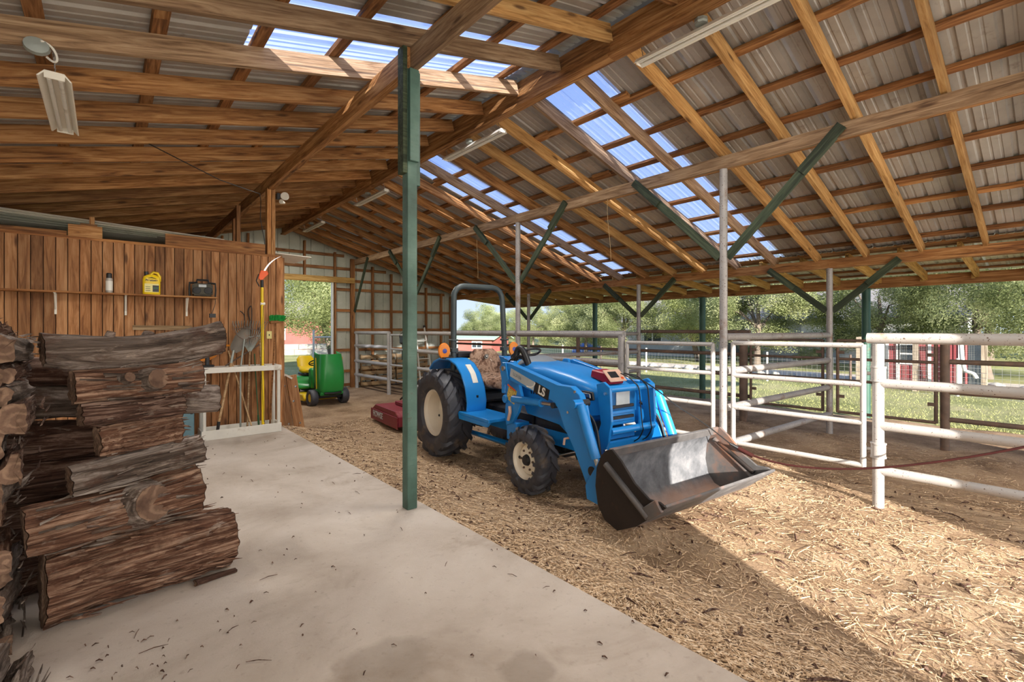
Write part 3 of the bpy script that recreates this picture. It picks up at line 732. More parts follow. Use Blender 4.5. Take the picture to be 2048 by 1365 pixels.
# loader
for s in (-1, 1):
    y0, y1 = s*.40, s*.44
    tw = MB(); tw.prism([(1.42,1.33),(1.48,1.40),(1.56,1.40),(1.66,1.15),(1.72,.98),(1.64,.80),(1.52,.66),(1.40,.62),(1.37,.72),(1.40,1.0)], y0, y1)
    tw.prism([(1.44,1.33),(1.50,1.39),(1.56,1.39),(1.62,1.2),(1.50,1.1)], s*.54, s*.56)
    two = part('loader_tower', tw, 'tractor_blue', .005)
    MB().tube([(1.54,s*.38,1.32),(1.54,s*.585,1.32)], .03, 14).build('pivot_pin', 'chrome', two, 0, .7)
    MB().tube([(1.50,s*.30,.60),(1.85,s*.28,.42)], .08, 12).build('mount_tube', 'tractor_blue', two, 0, .7)
    ib = MB(); ib.box((1.48,s*.32,.56),(.2,.2,.22)); ib.build('mount_block', 'tractor_blue', two, .01)
    if s < 0:
        MB().box((1.52,-.4425,1.0),(.17,.004,.17), None, 0, 0, .35).build('warning_decal', 'decal_yellow', two)
        MB().box((1.52,-.444,1.085),(.17,.004,.02), None, 0, 0, .35).build('warning_strip', 'orange', two)
        MB().tube([(1.50,-.455,.86),(1.53,-.47,.80),(1.50,-.475,.70)], .02, 8).build('lock_handle', 'beige_plastic', two, 0, .8)
    arm = MB(); a0, a1 = s*.46, s*.535
    arm.prism([(1.47,1.33),(1.50,1.385),(1.60,1.388),(2.46,1.215),(2.66,1.215),(2.78,1.15),(2.83,1.05),(2.86,.92),(3.02,.52),(3.07,.27),(3.03,.215),(2.95,.215),(2.885,.30),(2.70,.62),(2.56,.80),(2.48,.965),(2.385,1.04),(1.60,1.19),(1.50,1.24)], a0, a1)
    armo = part('loader_arm', arm, 'tractor_blue', .006)
    MB().tube([(2.80,s*.44,1.07),(2.80,s*.575,1.07)], .036, 14).build('knee_pin', 'tractor_dark', armo, 0, .7)
    for (x, z) in ((2.72,1.17),(2.62,.96)): MB().tube([(x,s*.53,z),(x,s*.542,z)], .014, 10).build('bolt', 'chrome', armo)
    MB().tube([(2.95,s*.53,.46),(2.95,s*.541,.46)], .046, 20).build('arm_hole', 'decal_black', armo)
    MB().tube([(3.0,s*.43,.27),(3.0,s*.56,.27)], .026, 12).build('lower_pin', 'tractor_dark', armo, 0, .7)
    if s < 0:
        ang = math.atan2(1.07-1.27, 2.36-1.62)
        Md = Matrix.Translation((1.98,-.5365,1.188)) @ Matrix.Rotation(-ang,4,'Y')
        MB().box((-.13,0,0),(.46,.003,.095), Md).build('arm_decal', 'decal_silver', armo)
        MB().box((.235,-.0005,-.002),(.25,.004,.115), Md).build('arm_badge', 'decal_black', armo)
        sw_ = MB(); sw_.tube([Md @ Vector((-.02+.13*math.cos(math.radians(a)), -.003, .045-.09*math.sin(math.radians(a)))) for a in range(0,100,10)], .007, 6); sw_.build('arm_swoosh', 'decal_white', armo)
        Mt = Md @ Matrix.Translation((.24,-.004,-.004)) @ Matrix.Rotation(math.radians(90),4,'X')
        text_mesh('lettering', 'LS', .125, 'decal_white', armo, Mt, .001, 'CENTER', .004)
        text_mesh('lettering', 'LL3106', .055, 'cowl_grey', armo, Md @ Matrix.Translation((-.22,-.003,.0)) @ Matrix.Rotation(math.radians(90),4,'X'), .0008)
        MB().tube([(2.60,-.50,.70),(2.60,-.56,.70),(2.60,-.57,.64)], .013, 8).build('lock_pin', 'beige_plastic', armo, 0, .8)
    cy = MB(); cy.tube([(1.64,s*.50,.97),(2.16,s*.50,.99)], .044, 14); cyo = part('lift_cylinder', cy, 'tractor_blue', 0, .7)
    MB().tube([(2.16,s*.50,.99),(2.40,s*.50,1.0)], .022, 10).build('piston_rod', 'chrome', cyo, 0, .7)
    MB().tube([(2.41,s*.45,1.0),(2.41,s*.56,1.0)], .03, 10).build('rod_eye', 'tractor_dark', cyo, 0, .7)
    cy = MB(); cy.tube([(2.84,s*.575,1.06),(3.04,s*.575,.60)], .048, 14); cyo = part('bucket_cylinder', cy, 'tractor_blue', 0, .7)
    MB().tube([(3.04,s*.575,.60),(3.16,s*.575,.36)], .022, 10).build('piston_rod', 'chrome', cyo, 0, .7)
    MB().tube([(2.80,s*.53,1.07),(2.80,s*.64,1.07)], .042, 14).build('cylinder_eye', 'tractor_blue', cyo, 0, .7)
    hs = MB()
    for q in (0, .03): hs.tube(bez((2.72-q, s*.44, .98), (2.95, s*.42, .95-q), (2.98-q, s*.50, .75), (3.02, s*.46+q, .42), 12), .012, 7)
    part('hydraulic_hose', hs, 'black_cable', 0, .9)
part('cross_tube', MB().tube([(2.55,-.46,.86),(2.55,.46,.86)], .05, 14), 'tractor_blue', 0, .7)
hv = MB()
for q in range(4): hv.tube(bez((1.42-.03*q, -.30-.03*q, 1.05), (1.40-.06*q, -.36-.02*q, 1.40+.02*q), (1.46, -.30+.03*q, 1.62-.02*q), (1.60+.01*q, -.26, 1.30), 14), .013, 7)
part('valve_hose', hv, 'black_cable', 0, .9)
part('hose_sleeve', MB().tube(bez((1.40,-.30,1.40),(1.42,-.28,1.62),(1.50,-.26,1.60),(1.66,-.26,1.26),14), .04, 10), 'black_plastic', 0, .9)
jv = MB(); jv.box((1.36,-.33,1.0),(.12,.14,.14)); jv.tube([(1.33,-.40,1.0),(1.33,-.40,1.24)], .05, 10); jv.tube([(1.40,-.40,.94),(1.40,-.47,.94)], .05, 10); part('loader_valve', jv, 'tractor_blue', .008)
# bucket
BY0, BY1 = -.70, .88
prof = [(3.30,.755),(3.24,.70),(3.185,.58),(3.17,.42),(3.20,.26),(3.28,.16),(3.42,.118),(3.62,.22),(3.90,.45)]
inn = [(3.335,.745),(3.265,.68),(3.215,.57),(3.20,.42),(3.23,.28),(3.30,.19),(3.42,.15),(3.61,.245),(3.88,.462)]
bk = MB()
rings = []
for (y) in (BY0, BY1): rings.append([(p[0], y, p[1]) for p in prof] + [(p[0], y, p[1]) for p in reversed(inn)])
bk.loft(rings); bo = part('bucket', bk, 'bucket_inner', .003, .5); tag(bo, 'dusty steel loader bucket')
for y in (BY0, BY1):
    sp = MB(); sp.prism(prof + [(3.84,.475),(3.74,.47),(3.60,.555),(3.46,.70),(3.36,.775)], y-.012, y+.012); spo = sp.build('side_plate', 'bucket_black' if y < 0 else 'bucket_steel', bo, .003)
    rbm = MB().tube([(3.30,y-.014,.64),(3.74,y-.014,.33)], .030, 8); rbm.build('stiffening_rib', 'bucket_steel', bo, 0, .8)
    if y < 0: MB().box((3.78,y-.016,.40),(.17,.03,.10), None, 0, 0, -.68).build('corner_wear_plate', 'bucket_steel', bo, .006)
    if y > 0: MB().tube([(3.36,y-.03,.62),(3.72,y-.03,.40)], .022, 8).build('stiffening_groove', 'bucket_black', bo, 0, .8)
MB().box((3.80,(BY0+BY1)/2,.383),(.26,BY1-BY0+.02,.022), None, 0, 0, -.69).build('cutting_edge', 'bucket_steel', bo, .003)
MB().box((3.325,(BY0+BY1)/2,.735),(.03,BY1-BY0,.075), None, 0, 0, .3).build('top_rail', 'bucket_steel', bo, .004)
for s in (-1,1):
    for q in (-.09,.09): MB().prism([(2.95,.22),(3.16,.20),(3.175,.40),(3.19,.60),(3.10,.60),(2.93,.34)], s*.50+q-.012, s*.50+q+.012).build('bucket_mount', 'tractor_blue', bo, .004)

# charger lying on the hood
ch = thing('battery_charger', 'red and beige battery charger lying on the tractor hood nose', 'charger', (0,0,0))
chM = Matrix.Translation((4.236,5.726,GR)) @ Matrix.Rotation(math.radians(-95.7),4,'Z') @ Matrix.Translation((2.66,-.04,1.268)) @ Matrix.Rotation(math.radians(14),4,'Y')
ch.matrix_world = chM; ch.location = chM.translation; ch.rotation_euler = chM.to_euler()
cb = MB(); cb.prism([(-.13,-.02),(.14,-.02),(.14,.035),(.05,.085),(-.13,.06)], -.11, .11); cb.build('case', 'red_plastic', ch, .012)
MB().box((.10,0,.064),(.16,.24,.012), None, 0, 0, .52).build('front_panel', 'beige_plastic', ch, .006)
MB().box((.095,-.02,.071),(.08,.12,.008), None, 0, 0, .52).build('display', 'black_plastic', ch)
MB().box((.14,.07,.045),(.02,.03,.02), None, 0, 0, .52).build('knob', 'orange', ch)
def tw_(x, y, z):
    return tuple(Matrix.Translation((4.236,5.726,GR)) @ Matrix.Rotation(math.radians(-95.7),4,'Z') @ Vector((x, y, z)))
def smooth_path(P, n=6):
    P = [Vector(p) for p in P]; Q = [P[0]*2 - P[1]] + P + [P[-1]*2 - P[-2]]; o = []
    for i in range(1, len(Q)-2):
        for j in range(n):
            t = j/n; a, b, c, d = Q[i-1], Q[i], Q[i+1], Q[i+2]
            o.append(.5*((2*b) + (c-a)*t + (2*a-5*b+4*c-d)*t*t + (3*b-a-3*c+d)*t**3))
    return o + [P[-1]]
c1 = MB()                                           # draped over the guard bars, clipped to the lower guard plate
for dy in (.02, .15): c1.tube(smooth_path([tw_(*q) for q in ((2.79,.02+dy*.4,1.325),(2.88,.02+dy,1.295),(2.955,.03+dy,1.243),(2.998,.04+dy,1.19),(3.004,.06+dy,1.0),(3.016,.07+dy,.83),(3.016,.08+dy,.78),(2.96,.09+dy,.69),(2.889,.10+dy,.64))]), .006, 6)
tag(c1.build('charger_leads', 'black_cable', None, 0, .9), 'thin black charger leads hanging down the tractor grille', 'cable')
m_basic('red_cable', (48,18,15), .8, spec=.15)
e = Vector(tw_(3.60,.87,.585)); ex = thing('extension_cord', 'dark red extension cord sagging across the near gate post', 'cord', tuple(e))
cp = [Vector(q) - e for q in ((4.95,1.70,.10), (5.40,.90,.16), (5.50,-.5,.95))]
MB().tube(bez((0,0,0), cp[0], cp[1], cp[2], 26), .010, 8).build('cord_cable', 'red_cable', ex, 0, .9)
d = cp[0].normalized(); MB().tube([d*-.05, d*.10], [.02,.022], 10).build('cord_socket', 'red_cable', ex, 0, .8)
MB().tube([d*-.13, d*-.04], [.012,.02], 10).build('cord_plug', 'black_plastic', ex, 0, .8)
c2 = MB(); c2.tube(smooth_path([tw_(2.79,.07,1.325), tw_(2.88,.10,1.30), tw_(2.965,.15,1.262), tw_(3.06,.25,1.17), tw_(3.20,.42,1.00), tw_(3.36,.62,.83), tuple(e - d*.125)]), .006, 6)
tag(c2.build('black_mains_cord', 'black_cable', None, 0, .9), 'black mains cord running from the charger over the bucket', 'cable')
# ================================================================== firewood
def m_bark(name, a, b, c_, stretch):
    N = NT(name); v = N.coords((1.6, stretch, stretch)); f = N.noise(v, 1.0, 8, .72, .9)
    c = N.ramp(f, [(.33, lin(a)), (.48, lin(b)), (.63, lin(c_))])
    g = N.noise(N.coords((1,1,1)), 5, 6, .7); c = N.mix(N.ramp(g, [(.52,(0,0,0,1)),(.68,(.8,.8,.8,1))]), c, lin((74,44,30)))
    g2 = N.noise(N.coords((2,6,6)), 2.2, 5, .7); c = N.mix(N.ramp(g2, [(.58,(0,0,0,1)),(.70,(.75,.75,.75,1))]), c, lin((186,168,152)))
    N.bsdf(c, .9, 0, f, 1.0, .03, .2)
m_bark('bark_brown', (34,22,18), (92,66,54), (160,132,116), 30)
m_bark('bark_red', (44,26,19), (112,78,60), (182,148,124), 34)
m_bark('bark_grey', (36,29,26), (98,84,74), (168,154,144), 13)
def m_cut():
    N = NT('log_end'); tc = N.n('TexCoord'); sp = N.n('SeparateXYZ'); N.l(tc.outputs['Object'], sp.inputs[0])
    r = N.math('SQRT', N.math('ADD', N.math('POWER', sp.outputs[1], 2.0), N.math('POWER', sp.outputs[2], 2.0)))
    v = N.coords((1,1,1)); rr = N.math('ADD', N.math('MULTIPLY', r, 60), N.math('MULTIPLY', N.noise(v, 9, 4), 5))
    w = N.math('SINE', N.math('MULTIPLY', rr, 3.0))
    c = N.ramp(w, [(0.0, lin((98,76,62))), (1.0, lin((122,98,80)))])
    c = N.mix(N.ramp(N.noise(v, 14, 5), [(.5,(0,0,0,1)),(.7,(.8,.8,.8,1))]), c, lin((70,52,42)))
    N.bsdf(c, .9, 0, N.noise(v, 30, 5), .8, .012, .2)
m_cut()
LOG_N = [0]
def log(p0, p1, r0, r1, label, mat='bark_brown', bow=(0,0,0), flat=1.0, rough=.16, n=44, k=26, split=0.0, shred=0, group='stacked firewood', knob=None):
    """irregular log or split piece; axis along local x"""
    LOG_N[0] += 1; sd_ = LOG_N[0]*7.3
    p0 = Vector(p0); p1 = Vector(p1); M, L = frame(p0, p1)
    Mi = M.inverted().to_3x3(); bw = Mi @ Vector(bow)
    mb = MB(); rings = []
    for i in range(k+1):
        t = i/k; x = -L/2 + L*t; r = r0 + (r1-r0)*t; ring = []
        off = bw * (4*t*(1-t))
        for j in range(n):
            a = 2*math.pi*j/n; ca, sa = math.cos(a), math.sin(a)
            q = 1 + rough*mnoise.noise((ca*1.3+sd_, sa*1.3, t*1.5*L/.5)) + rough*.55*mnoise.noise((ca*4+sd_, sa*4, t*2)) + rough*.35*mnoise.noise((ca*9+sd_, sa*9, t*9)) - rough*.75*max(0, .32-abs(mnoise.noise((ca*3.2+sd_, sa*3.2, t*1.3*L/.5))))
            if n > 60: q += .035*mnoise.noise((ca*13+sd_, sa*13, t*2.2)) + .025*mnoise.noise((ca*26+sd_, sa*26, t*3.5)) - .05*max(0, .25-abs(mnoise.noise((ca*7+sd_, sa*7, t*1.1+3))))
            yy, zz = r*q*ca, r*q*sa*flat
            if split: 
                lim = -split*r*(1+.25*mnoise.noise((sd_, t*5, ca*3)))
                if yy < lim: yy = lim + .012*mnoise.noise((t*20, zz*40, sd_))
            ex = .012*mnoise.noise((sd_+ca*3, sa*3, 1)) if i in (0, k) else 0
            ring.append((x + off.x + ex, yy + off.y, zz + off.z))
        rings.append(ring)
    mb.loft(rings, False)
    o = mb.build('firewood_log', mat, None, 0, .9); o.matrix_local = M
    tag(o, label, 'log', group)
    for i, e in ((0, -1), (k, 1)):
        eb = MB(); c = Vector((0,0,0))
        for p in rings[i]: c += Vector(p)
        c /= n; eb.v = [tuple(c + Vector((.004*e,0,0)))] + [tuple(Vector(p)*1.0 + Vector((.003*e,0,0))) for p in rings[i]]
        eb.f = [(0, 1+j, 1+(j+1) % n) for j in range(n)]; eb.build('cut_end', 'log_end', o)
    if shred:
        rr = random.Random(int(sd_*10)); sb_ = MB()
        for q in range(shred):
            t = rr.uniform(.02,.93); a = rr.uniform(0, 6.283); ln = rr.uniform(.05,.22); w = rr.uniform(.003,.011); r = (r0+(r1-r0)*t)
            off = bw*(4*t*(1-t)); ax = Vector((1, 0, 0)); rad = Vector((0, math.cos(a), math.sin(a)*flat)); tan = Vector((0, -math.sin(a), math.cos(a)))
            b0 = Vector((-L/2+L*t,0,0)) + off + rad*r*rr.uniform(.96,1.06); b1 = b0 + ax*ln + rad*rr.uniform(-.012,.028) + tan*rr.uniform(-.03,.03); b1.x = min(b1.x, L/2+.02)
            if b1.x - b0.x < .02: continue
            sb_.loft([[b0-tan*w, b0+rad*.006, b0+tan*w],[(b0+b1)/2-tan*w*.8, (b0+b1)/2+rad*.007, (b0+b1)/2+tan*w*.8],[b1-tan*.001, b1+rad*.002, b1+tan*.001]])
        sb_.build('bark_shreds', mat if rr.random() < .5 else 'bark_grey', o)['kind'] = 'stuff'
    if knob:
        for (t, ang, ln, rk) in knob:
            i = int(t*k); b = Vector((-L/2+L*t, 0, 0)) + bw*(4*t*(1-t)); r = r0+(r1-r0)*t
            dv = Vector((.35, math.cos(ang), math.sin(ang)))
            kb = MB(); kb.tube([b + dv*r*.4, b + dv*(r+ln*.6), b + dv*(r+ln)], [rk*1.3, rk, rk*.92], 12); ko = kb.build('branch_stub', 'bark_grey', o, 0, .8)
            e_ = b + dv*(r+ln+.002); kb = MB(); kb.tube([e_ - dv*.004, e_ + dv*.002], rk*.9, 12); kb.build('cut_end', 'log_end', ko)
    return o
from mathutils.bvhtree import BVHTree
LAID = []                                           # (bvh, vertices, bounds) of every log already laid down
def lay(o, dxs=(0.0,), xlim=None, press=.004, tilts=(0,)):
    """lower a log straight down until it rests on the slab or on the logs under it; small side steps and tilts are
    tried and the lowest place is kept, so that it comes to lie on two points like a real log"""
    M0 = o.matrix_basis.copy(); c = M0.translation.copy(); F = [tuple(p.vertices) for p in o.data.polygons]
    C0 = [M0 @ v.co for v in o.data.vertices]; up, dn, LIFT = Vector((0,0,1)), Vector((0,0,-1)), 3.0; best = None
    for tl in tilts:
        R = Matrix.Translation(c) @ Matrix.Rotation(math.radians(tl), 4, 'Y') @ Matrix.Translation(-c)
        V = [R @ v for v in C0]; T = BVHTree.FromPolygons(V, F); step = 1 if len(V) < 600 else 3
        x0, x1, y0, y1 = min(v.x for v in V), max(v.x for v in V), min(v.y for v in V), max(v.y for v in V)
        for dx in dxs:
            if xlim is not None and x1 + dx > xlim: dx = xlim - x1
            d = min(v.z for v in V) + LIFT; sh = Vector((dx, 0, LIFT))
            for (B, W, b) in LAID:
                if b[0] > x1+dx or b[1] < x0+dx or b[2] > y1 or b[3] < y0: continue
                for v in V[::step]:
                    q = v + sh
                    if b[0] <= q.x <= b[1] and b[2] <= q.y <= b[3]:
                        h = B.ray_cast(q, dn)
                        if h[0] is not None: d = min(d, h[3])
                for w in W[::(1 if len(W) < 600 else 3)]:
                    if x0+dx <= w.x <= x1+dx and y0 <= w.y <= y1:
                        h = T.ray_cast(w - sh, up)
                        if h[0] is not None: d = min(d, h[3])
            if best is None or LIFT - d < best[0] - .001: best = (LIFT - d, dx, R, V)
    dz, dx, R, V = best; mv = Vector((dx, 0, dz - press)); o.matrix_basis = Matrix.Translation(mv) @ R @ M0
    W = [v + mv for v in V]
    LAID.append((BVHTree.FromPolygons(W, F), W, (min(v.x for v in W), max(v.x for v in W), min(v.y for v in W), max(v.y for v in W))))
    return max(v.z for v in W)
ROCK = (0, -1, 1, -2, 2, -3, 3, -4, 4, -5, 5)
# the near stack: (left x,z) (right x,z)
lay(log((.40,3.315,.035), (.61,3.345,.03), .03, .022, 'splintered bark flake lying against the right end of the bottom log', 'bark_brown', (0,0,0), .6, .4, 12, 8), press=.002)
lay(log((-.24,3.36,.20), (.60,3.50,.165), .195, .178, 'huge bottom log with shredded bark lying on the concrete', 'bark_red', (0,0,.02), 1.0, .14, shred=150, n=96, k=44), press=.008, tilts=ROCK)
lay(log((-.30,3.30,.575), (.42,3.42,.555), .125, .140, 'second log from the floor with a broad sawn knot', 'bark_red', (0,0,-.01), 1.0, .14, knob=((.60,2.95,.006,.105),), shred=90, n=96, k=44), press=.012, tilts=ROCK)
lay(log((-.14,3.32,.80), (.44,3.44,.80), .092, .092, 'flat grey log third from the floor in the stack', 'bark_grey', (0,0,0), .85, .18, shred=60, n=96, k=44), press=.012, tilts=ROCK)
lay(log((-.03,3.32,.96), (.335,3.42,.945), .086, .086, 'pale striped split log fourth from the floor', 'bark_red', (0,0,.01), .9, .2, split=.5, shred=60, n=96, k=44), press=.012, tilts=ROCK)
lay(log((-.10,3.32,1.10), (.34,3.42,1.10), .076, .086, 'brown split log fifth from the floor under the forked one', 'bark_brown', (0,0,0), .8, .2, shred=60, n=96, k=44), press=.012, tilts=ROCK)
lay(log((-.13,3.34,1.235), (.43,3.46,1.225), .092, .104, 'forked log with an oval sawn branch below the top log', 'bark_red', (0,0,.0), .95, .18, knob=((.52,3.0,.015,.06),(.30,2.8,.02,.03)), shred=80, n=96, k=44), press=.012, tilts=ROCK)
lay(log((-.24,3.36,1.375), (.55,3.52,1.475), .085, .105, 'long bent top log with rough grey bark and flared sawn end', 'bark_grey', (0,0,-.05), 1.0, .16, knob=((.30,1.5,.02,.022),(.52,1.2,.015,.03)), n=96, k=44), press=.012, tilts=ROCK)
# dark logs of the row behind
for i, (x0, z0, x1, z1, r) in enumerate(((-.55,.16,.05,.16,.15),(-.50,.44,.0,.43,.13),(-.50,.68,.02,.68,.12),(-.5,.91,.0,.91,.12),(-.5,1.12,.60,1.14,.105),(-.5,1.31,.0,1.31,.09))):
    lay(log((x0,3.84,z0), (x1,3.90,z1), r, r*.95, 'round grey log poking out past the others behind the forked log' if i == 4 else 'shaded log lying in the row behind the big bark logs', 'bark_grey' if i == 4 else 'bark_brown', (0,0,0), .95, .2, 24, 14, group='shaded logs in the back row'), press=.012, tilts=ROCK)
# heap of short pieces on the left with their ends to the viewer
rnd = random.Random(5); heap_top = 0
for row in range(12):
    z = .065 + row*.128
    for col_ in range(4):
        x = -.74 + col_*.125 + rnd.uniform(-.02,.02) + (.05 if row % 2 else 0)
        if x > -.35 and row in (2,3,6,9): continue
        yj = 3.16 + rnd.uniform(-.08,.06); r = rnd.uniform(.052,.078)
        lim = -.325 if row < 6 else (-.19 if row < 10 else -.28)
        o_ = log((x, yj, z), (x+rnd.uniform(-.05,.05), yj+.38, z+rnd.uniform(-.02,.02)), r, r*.9, 'short split firewood piece with its end showing in the left heap',
            rnd.choice(['bark_grey','bark_brown','bark_red']), (0,0,0), rnd.uniform(.7,1.0), .40, 20, 8, rnd.choice([0,.1,.3,.5]), 14, 'split pieces in the left heap')
        heap_top = max(heap_top, lay(o_, (0,-.03,.03,-.06,.06), lim, .006))
for (x, y, z) in ((-.42,2.52,.07),(-.285,2.60,.06),(-.35,2.55,.19),(-.55,2.56,.06)):
    lay(log((x,y,z), (x+.03,y+.3,z+.01), .065, .06, 'small rough piece on the concrete at the foot of the left heap', 'bark_grey', (0,0,0), .85, .4, 20, 8, .3, 10, 'pieces at the foot of the left heap'))
for (x, y) in ((-.47, 3.20), (-.46, 3.36)):
    heap_top = lay(log((x-.17,y,1.6), (x+.16,y+.05,1.6), .07, .06, 'loose split piece lying across the top of the left heap', 'bark_brown', (0,0,0), .7, .3, 20, 10, .3, 12, 'loose pieces on the left heap'), (0,-.04,.03), -.27, .006, range(-24, 26, 2))
# bark crumbs and twigs on the slab
tw = MB(); rnd = random.Random(3)
for i in range(300):
    if i < 110: x, y = rnd.gauss(.1,.3), rnd.gauss(2.75,.4)
    else: x, y = rnd.uniform(-.5,2.05), rnd.uniform(.6,7.4)
    if x > 2.06 or y > 7.4 or (-.9 < x < .72 and 3.02 < y < 4.1) or (x < -.15 and 2.4 < y < 3.1): continue
    L_ = rnd.uniform(.006,.03) if rnd.random() < .85 else rnd.uniform(.04,.12); a = rnd.uniform(0,6.3); w = rnd.uniform(.0015,.005) if L_ < .05 else .0025
    dx, dy = math.cos(a)*L_, math.sin(a)*L_
    tw.tube([(x,y,.004),(x+dx*.5,y+dy*.5,.010),(x+dx,y+dy,.004)], [w*.6,w,w*.4], 4)
tag(tw.build('bark_litter', 'bark_brown'), 'scattered bark crumbs and twigs on the concrete', 'litter', kind='stuff')

# ================================================================== shelf and what stands on it
sh = thing('wall_shelf', 'long thin wooden shelf on white brackets on the plywood wall', 'shelf', (.2, 7.9, 1.95))
board('shelf_board', (-1.9,-.02,.012), (1.0,-.02,.0), .21, .02, 'wood_brown', sh)
for x in (-1.5, -.66, .0, .66):
    bkt = MB(); bkt.box((x,.08,-.13),(.022,.008,.26)); bkt.box((x,-.0,-.006),(.022,.17,.008)); bkt.prism([(x-.004,-.24),(x+.004,-.24),(x+.004,-.02),(x-.004,-.02)], .072, .078)
    bkt.tube([(x,.075,-.2),(x,-.06,-.012)], .009, 6); bkt.build('bracket', 'white_metal', sh)
m_basic('yellow_plastic', (236,200,24), .35, 0, .05); m_basic('label_cream', (226,214,140), .5); m_basic('can_grey', (176,168,158), .4, .2, .15, 12)
m_basic('old_steel', (112,104,94), .55, .3, .2, 6, dirt=((120,88,64), .05, 6)); m_basic('radio_green', (62,58,44), .6, 0, .15); m_basic('radio_black', (30,30,30), .6); m_basic('green_dark', (40,84,50), .5)
cn = thing('spray_can', 'grey spray can with black cap on the wall shelf', 'can', (.035, 7.84, 1.9645))
Mz = Matrix.Rotation(math.radians(90),4,'X')
MB().lathe([(.0,0),(.033,0),(.035,.006),(.035,.17),(.032,.185),(.02,.19)], 24, Mz).build('can_body', 'can_grey', cn, 0, .6)
MB().lathe([(.029,.185),(.029,.24),(.022,.25),(0,.25)], 24, Mz).build('cap', 'black_plastic', cn, 0, .6)
MB().lathe([(.0358,.03),(.0358,.15)], 24, Mz).build('paper_label', 'decal_white', cn, 0, 1)
jg = thing('antifreeze_jug', 'yellow plastic jug with black cap on the wall shelf', 'jug', (.46, 7.84, 1.9628))
jb = MB(); rings = []
for (z, w, d) in ((0,.088,.05),(.01,.095,.056),(.20,.095,.056),(.235,.085,.05),(.26,.045,.04)):
    rings.append([((w*abs(math.cos(a))**.5*(1 if math.cos(a)>0 else -1)), d*abs(math.sin(a))**.5*(1 if math.sin(a)>0 else -1), z) for a in [2*math.pi*i/20 for i in range(20)]])
jb.loft(rings); jb.build('jug_body', 'yellow_plastic', jg, 0, .8)
MB().tube([(-.01,0,.255),(.02,0,.295),(.065,0,.285),(.088,0,.24),(.086,0,.18)], .017, 10).build('handle', 'yellow_plastic', jg, 0, .8)
MB().tube([(-.05,0,.24),(-.055,0,.30)], .024, 14).build('cap', 'black_plastic', jg, 0, .6)
jl = MB().box((.0,-.0575,.085),(.15,.003,.11)).build('paper_label', 'label_cream', jg)
MB().box((.042,-.0595,.078),(.066,.002,.085)).build('label_panel', 'decal_black', jl); MB().box((.042,-.061,.085),(.05,.002,.022)).build('label_picture', 'green_dark', jl)
text_mesh('lettering', 'Prestone', .036, 'decal_black', jg, Matrix.Translation((0,-.0585,.185)) @ Mz, .001, 'CENTER', .0012)
sw2 = MB().tube([(-.04,-.058,.212),(0,-.059,.222),(.05,-.058,.206)], [.002,.006,.002], 6); sw2.build('logo_swoosh', 'decal_black', jg)
for i in range(3): MB().box((-.04,-.0595,.05+.024*i),(.05,.002,.007)).build('label_line', 'green_dark' if i == 2 else 'decal_black', jl)
rd = thing('radio', 'dark rugged jobsite radio with guard bars on the wall shelf', 'radio', (1.03, 7.84, 1.959), math.radians(-8))
MB().box((0,0,.10),(.24,.12,.17)).build('radio_body', 'radio_green', rd, .02, .6, 2)
for s in (-1,1):
    for yy in (-.065,.065):
        MB().tube([(s*.15,yy,.01),(s*.155,yy,.10),(s*.15,yy,.19),(s*.06,yy,.195)], .010, 8).build('guard_bar', 'radio_black', rd, 0, .8)
    MB().tube([(s*.15,-.065,.012),(s*.15,.065,.012)], .010, 8).build('guard_bar', 'radio_black', rd, 0, .8)
MB().tube([(-.07,0,.18),(-.065,0,.235),(.065,0,.235),(.07,0,.18)], .014, 8).build('handle', 'radio_black', rd, 0, .8)
MB().tube([(.05,.02,.19),(.052,.02,.33)], .003, 6).build('antenna', 'radio_black', rd)
for s in (-1,1): MB().lathe([(0,.004),(.045,.0),(.05,-.01)], 18, Matrix.Translation((s*.065,-.066,.085)) @ Matrix.Rotation(math.pi,4,'Z')).build('speaker', 'radio_black', rd, 0, .5)
MB().box((0,-.062,.15),(.09,.006,.035)).build('display', 'decal_silver', rd)
rc = MB(); rc.tube(bez((1.18,7.86,1.965),(1.20,7.85,1.85),(1.15,7.85,1.78),(1.14,7.86,1.72),10), .004, 6); rc.box((1.15,7.86,1.70),(.075,.05,.055)); tag(rc.build('power_adapter', 'black_plastic'), 'black power adapter hanging from the radio below the shelf', 'adapter')
ol = thing('wall_outlet', 'beige switch plate on the plywood wall beside the broom', 'switch', (1.915, 7.985, 1.42))
MB().box((0,0,0),(.075,.010,.118)).build('cover_plate', 'label_cream', ol, .004); MB().box((0,-.007,0),(.012,.012,.026)).build('switch_lever', 'black_plastic', ol)

# ================================================================== tool rack
m_wood('handle_wood', (150,112,72), (196,160,118), (222,192,152), knots=False)
rk = thing('tool_rack', 'white plastic tool rack against the plywood wall', 'rack', (1.475, 7.70, 0))
for z, h in ((.945,.075),(.065,.13)):
    for y in (-.16,.17): MB().box((0,y,z),(1.0,.018,h)).build('rack_rail', 'white_plastic', rk, .004)
    for s in (-1,1): MB().box((s*.491,0,z),(.018,.33,h)).build('rack_end', 'white_plastic', rk, .004)
MB().box((0,0,.045),(.97,.31,.01)).build('rack_tray', 'white_plastic', rk)
for a, b in ((-.485,-.185),(-.125,-.09),(.0,.095),(.19,.24),(.325,.40),(.455,.485)):      # slots between these let the handles through
    MB().box(((a+b)/2,0,.973),(b-a,.325,.012)).build('rack_top_plate', 'white_plastic', rk)
for s in (-1,1):
    for y in (-.14,.14): MB().tube([(s*.465,y,.0),(s*.465,y,.94)], .024, 14).build('rack_post', 'white_plastic', rk, 0, .7)
for i in range(5): MB().box((-.36+.18*i,0,.955),(.012,.31,.05)).build('rack_divider', 'white_plastic', rk)
def tool(name, label, cat, base): return thing(name, label, cat, base)
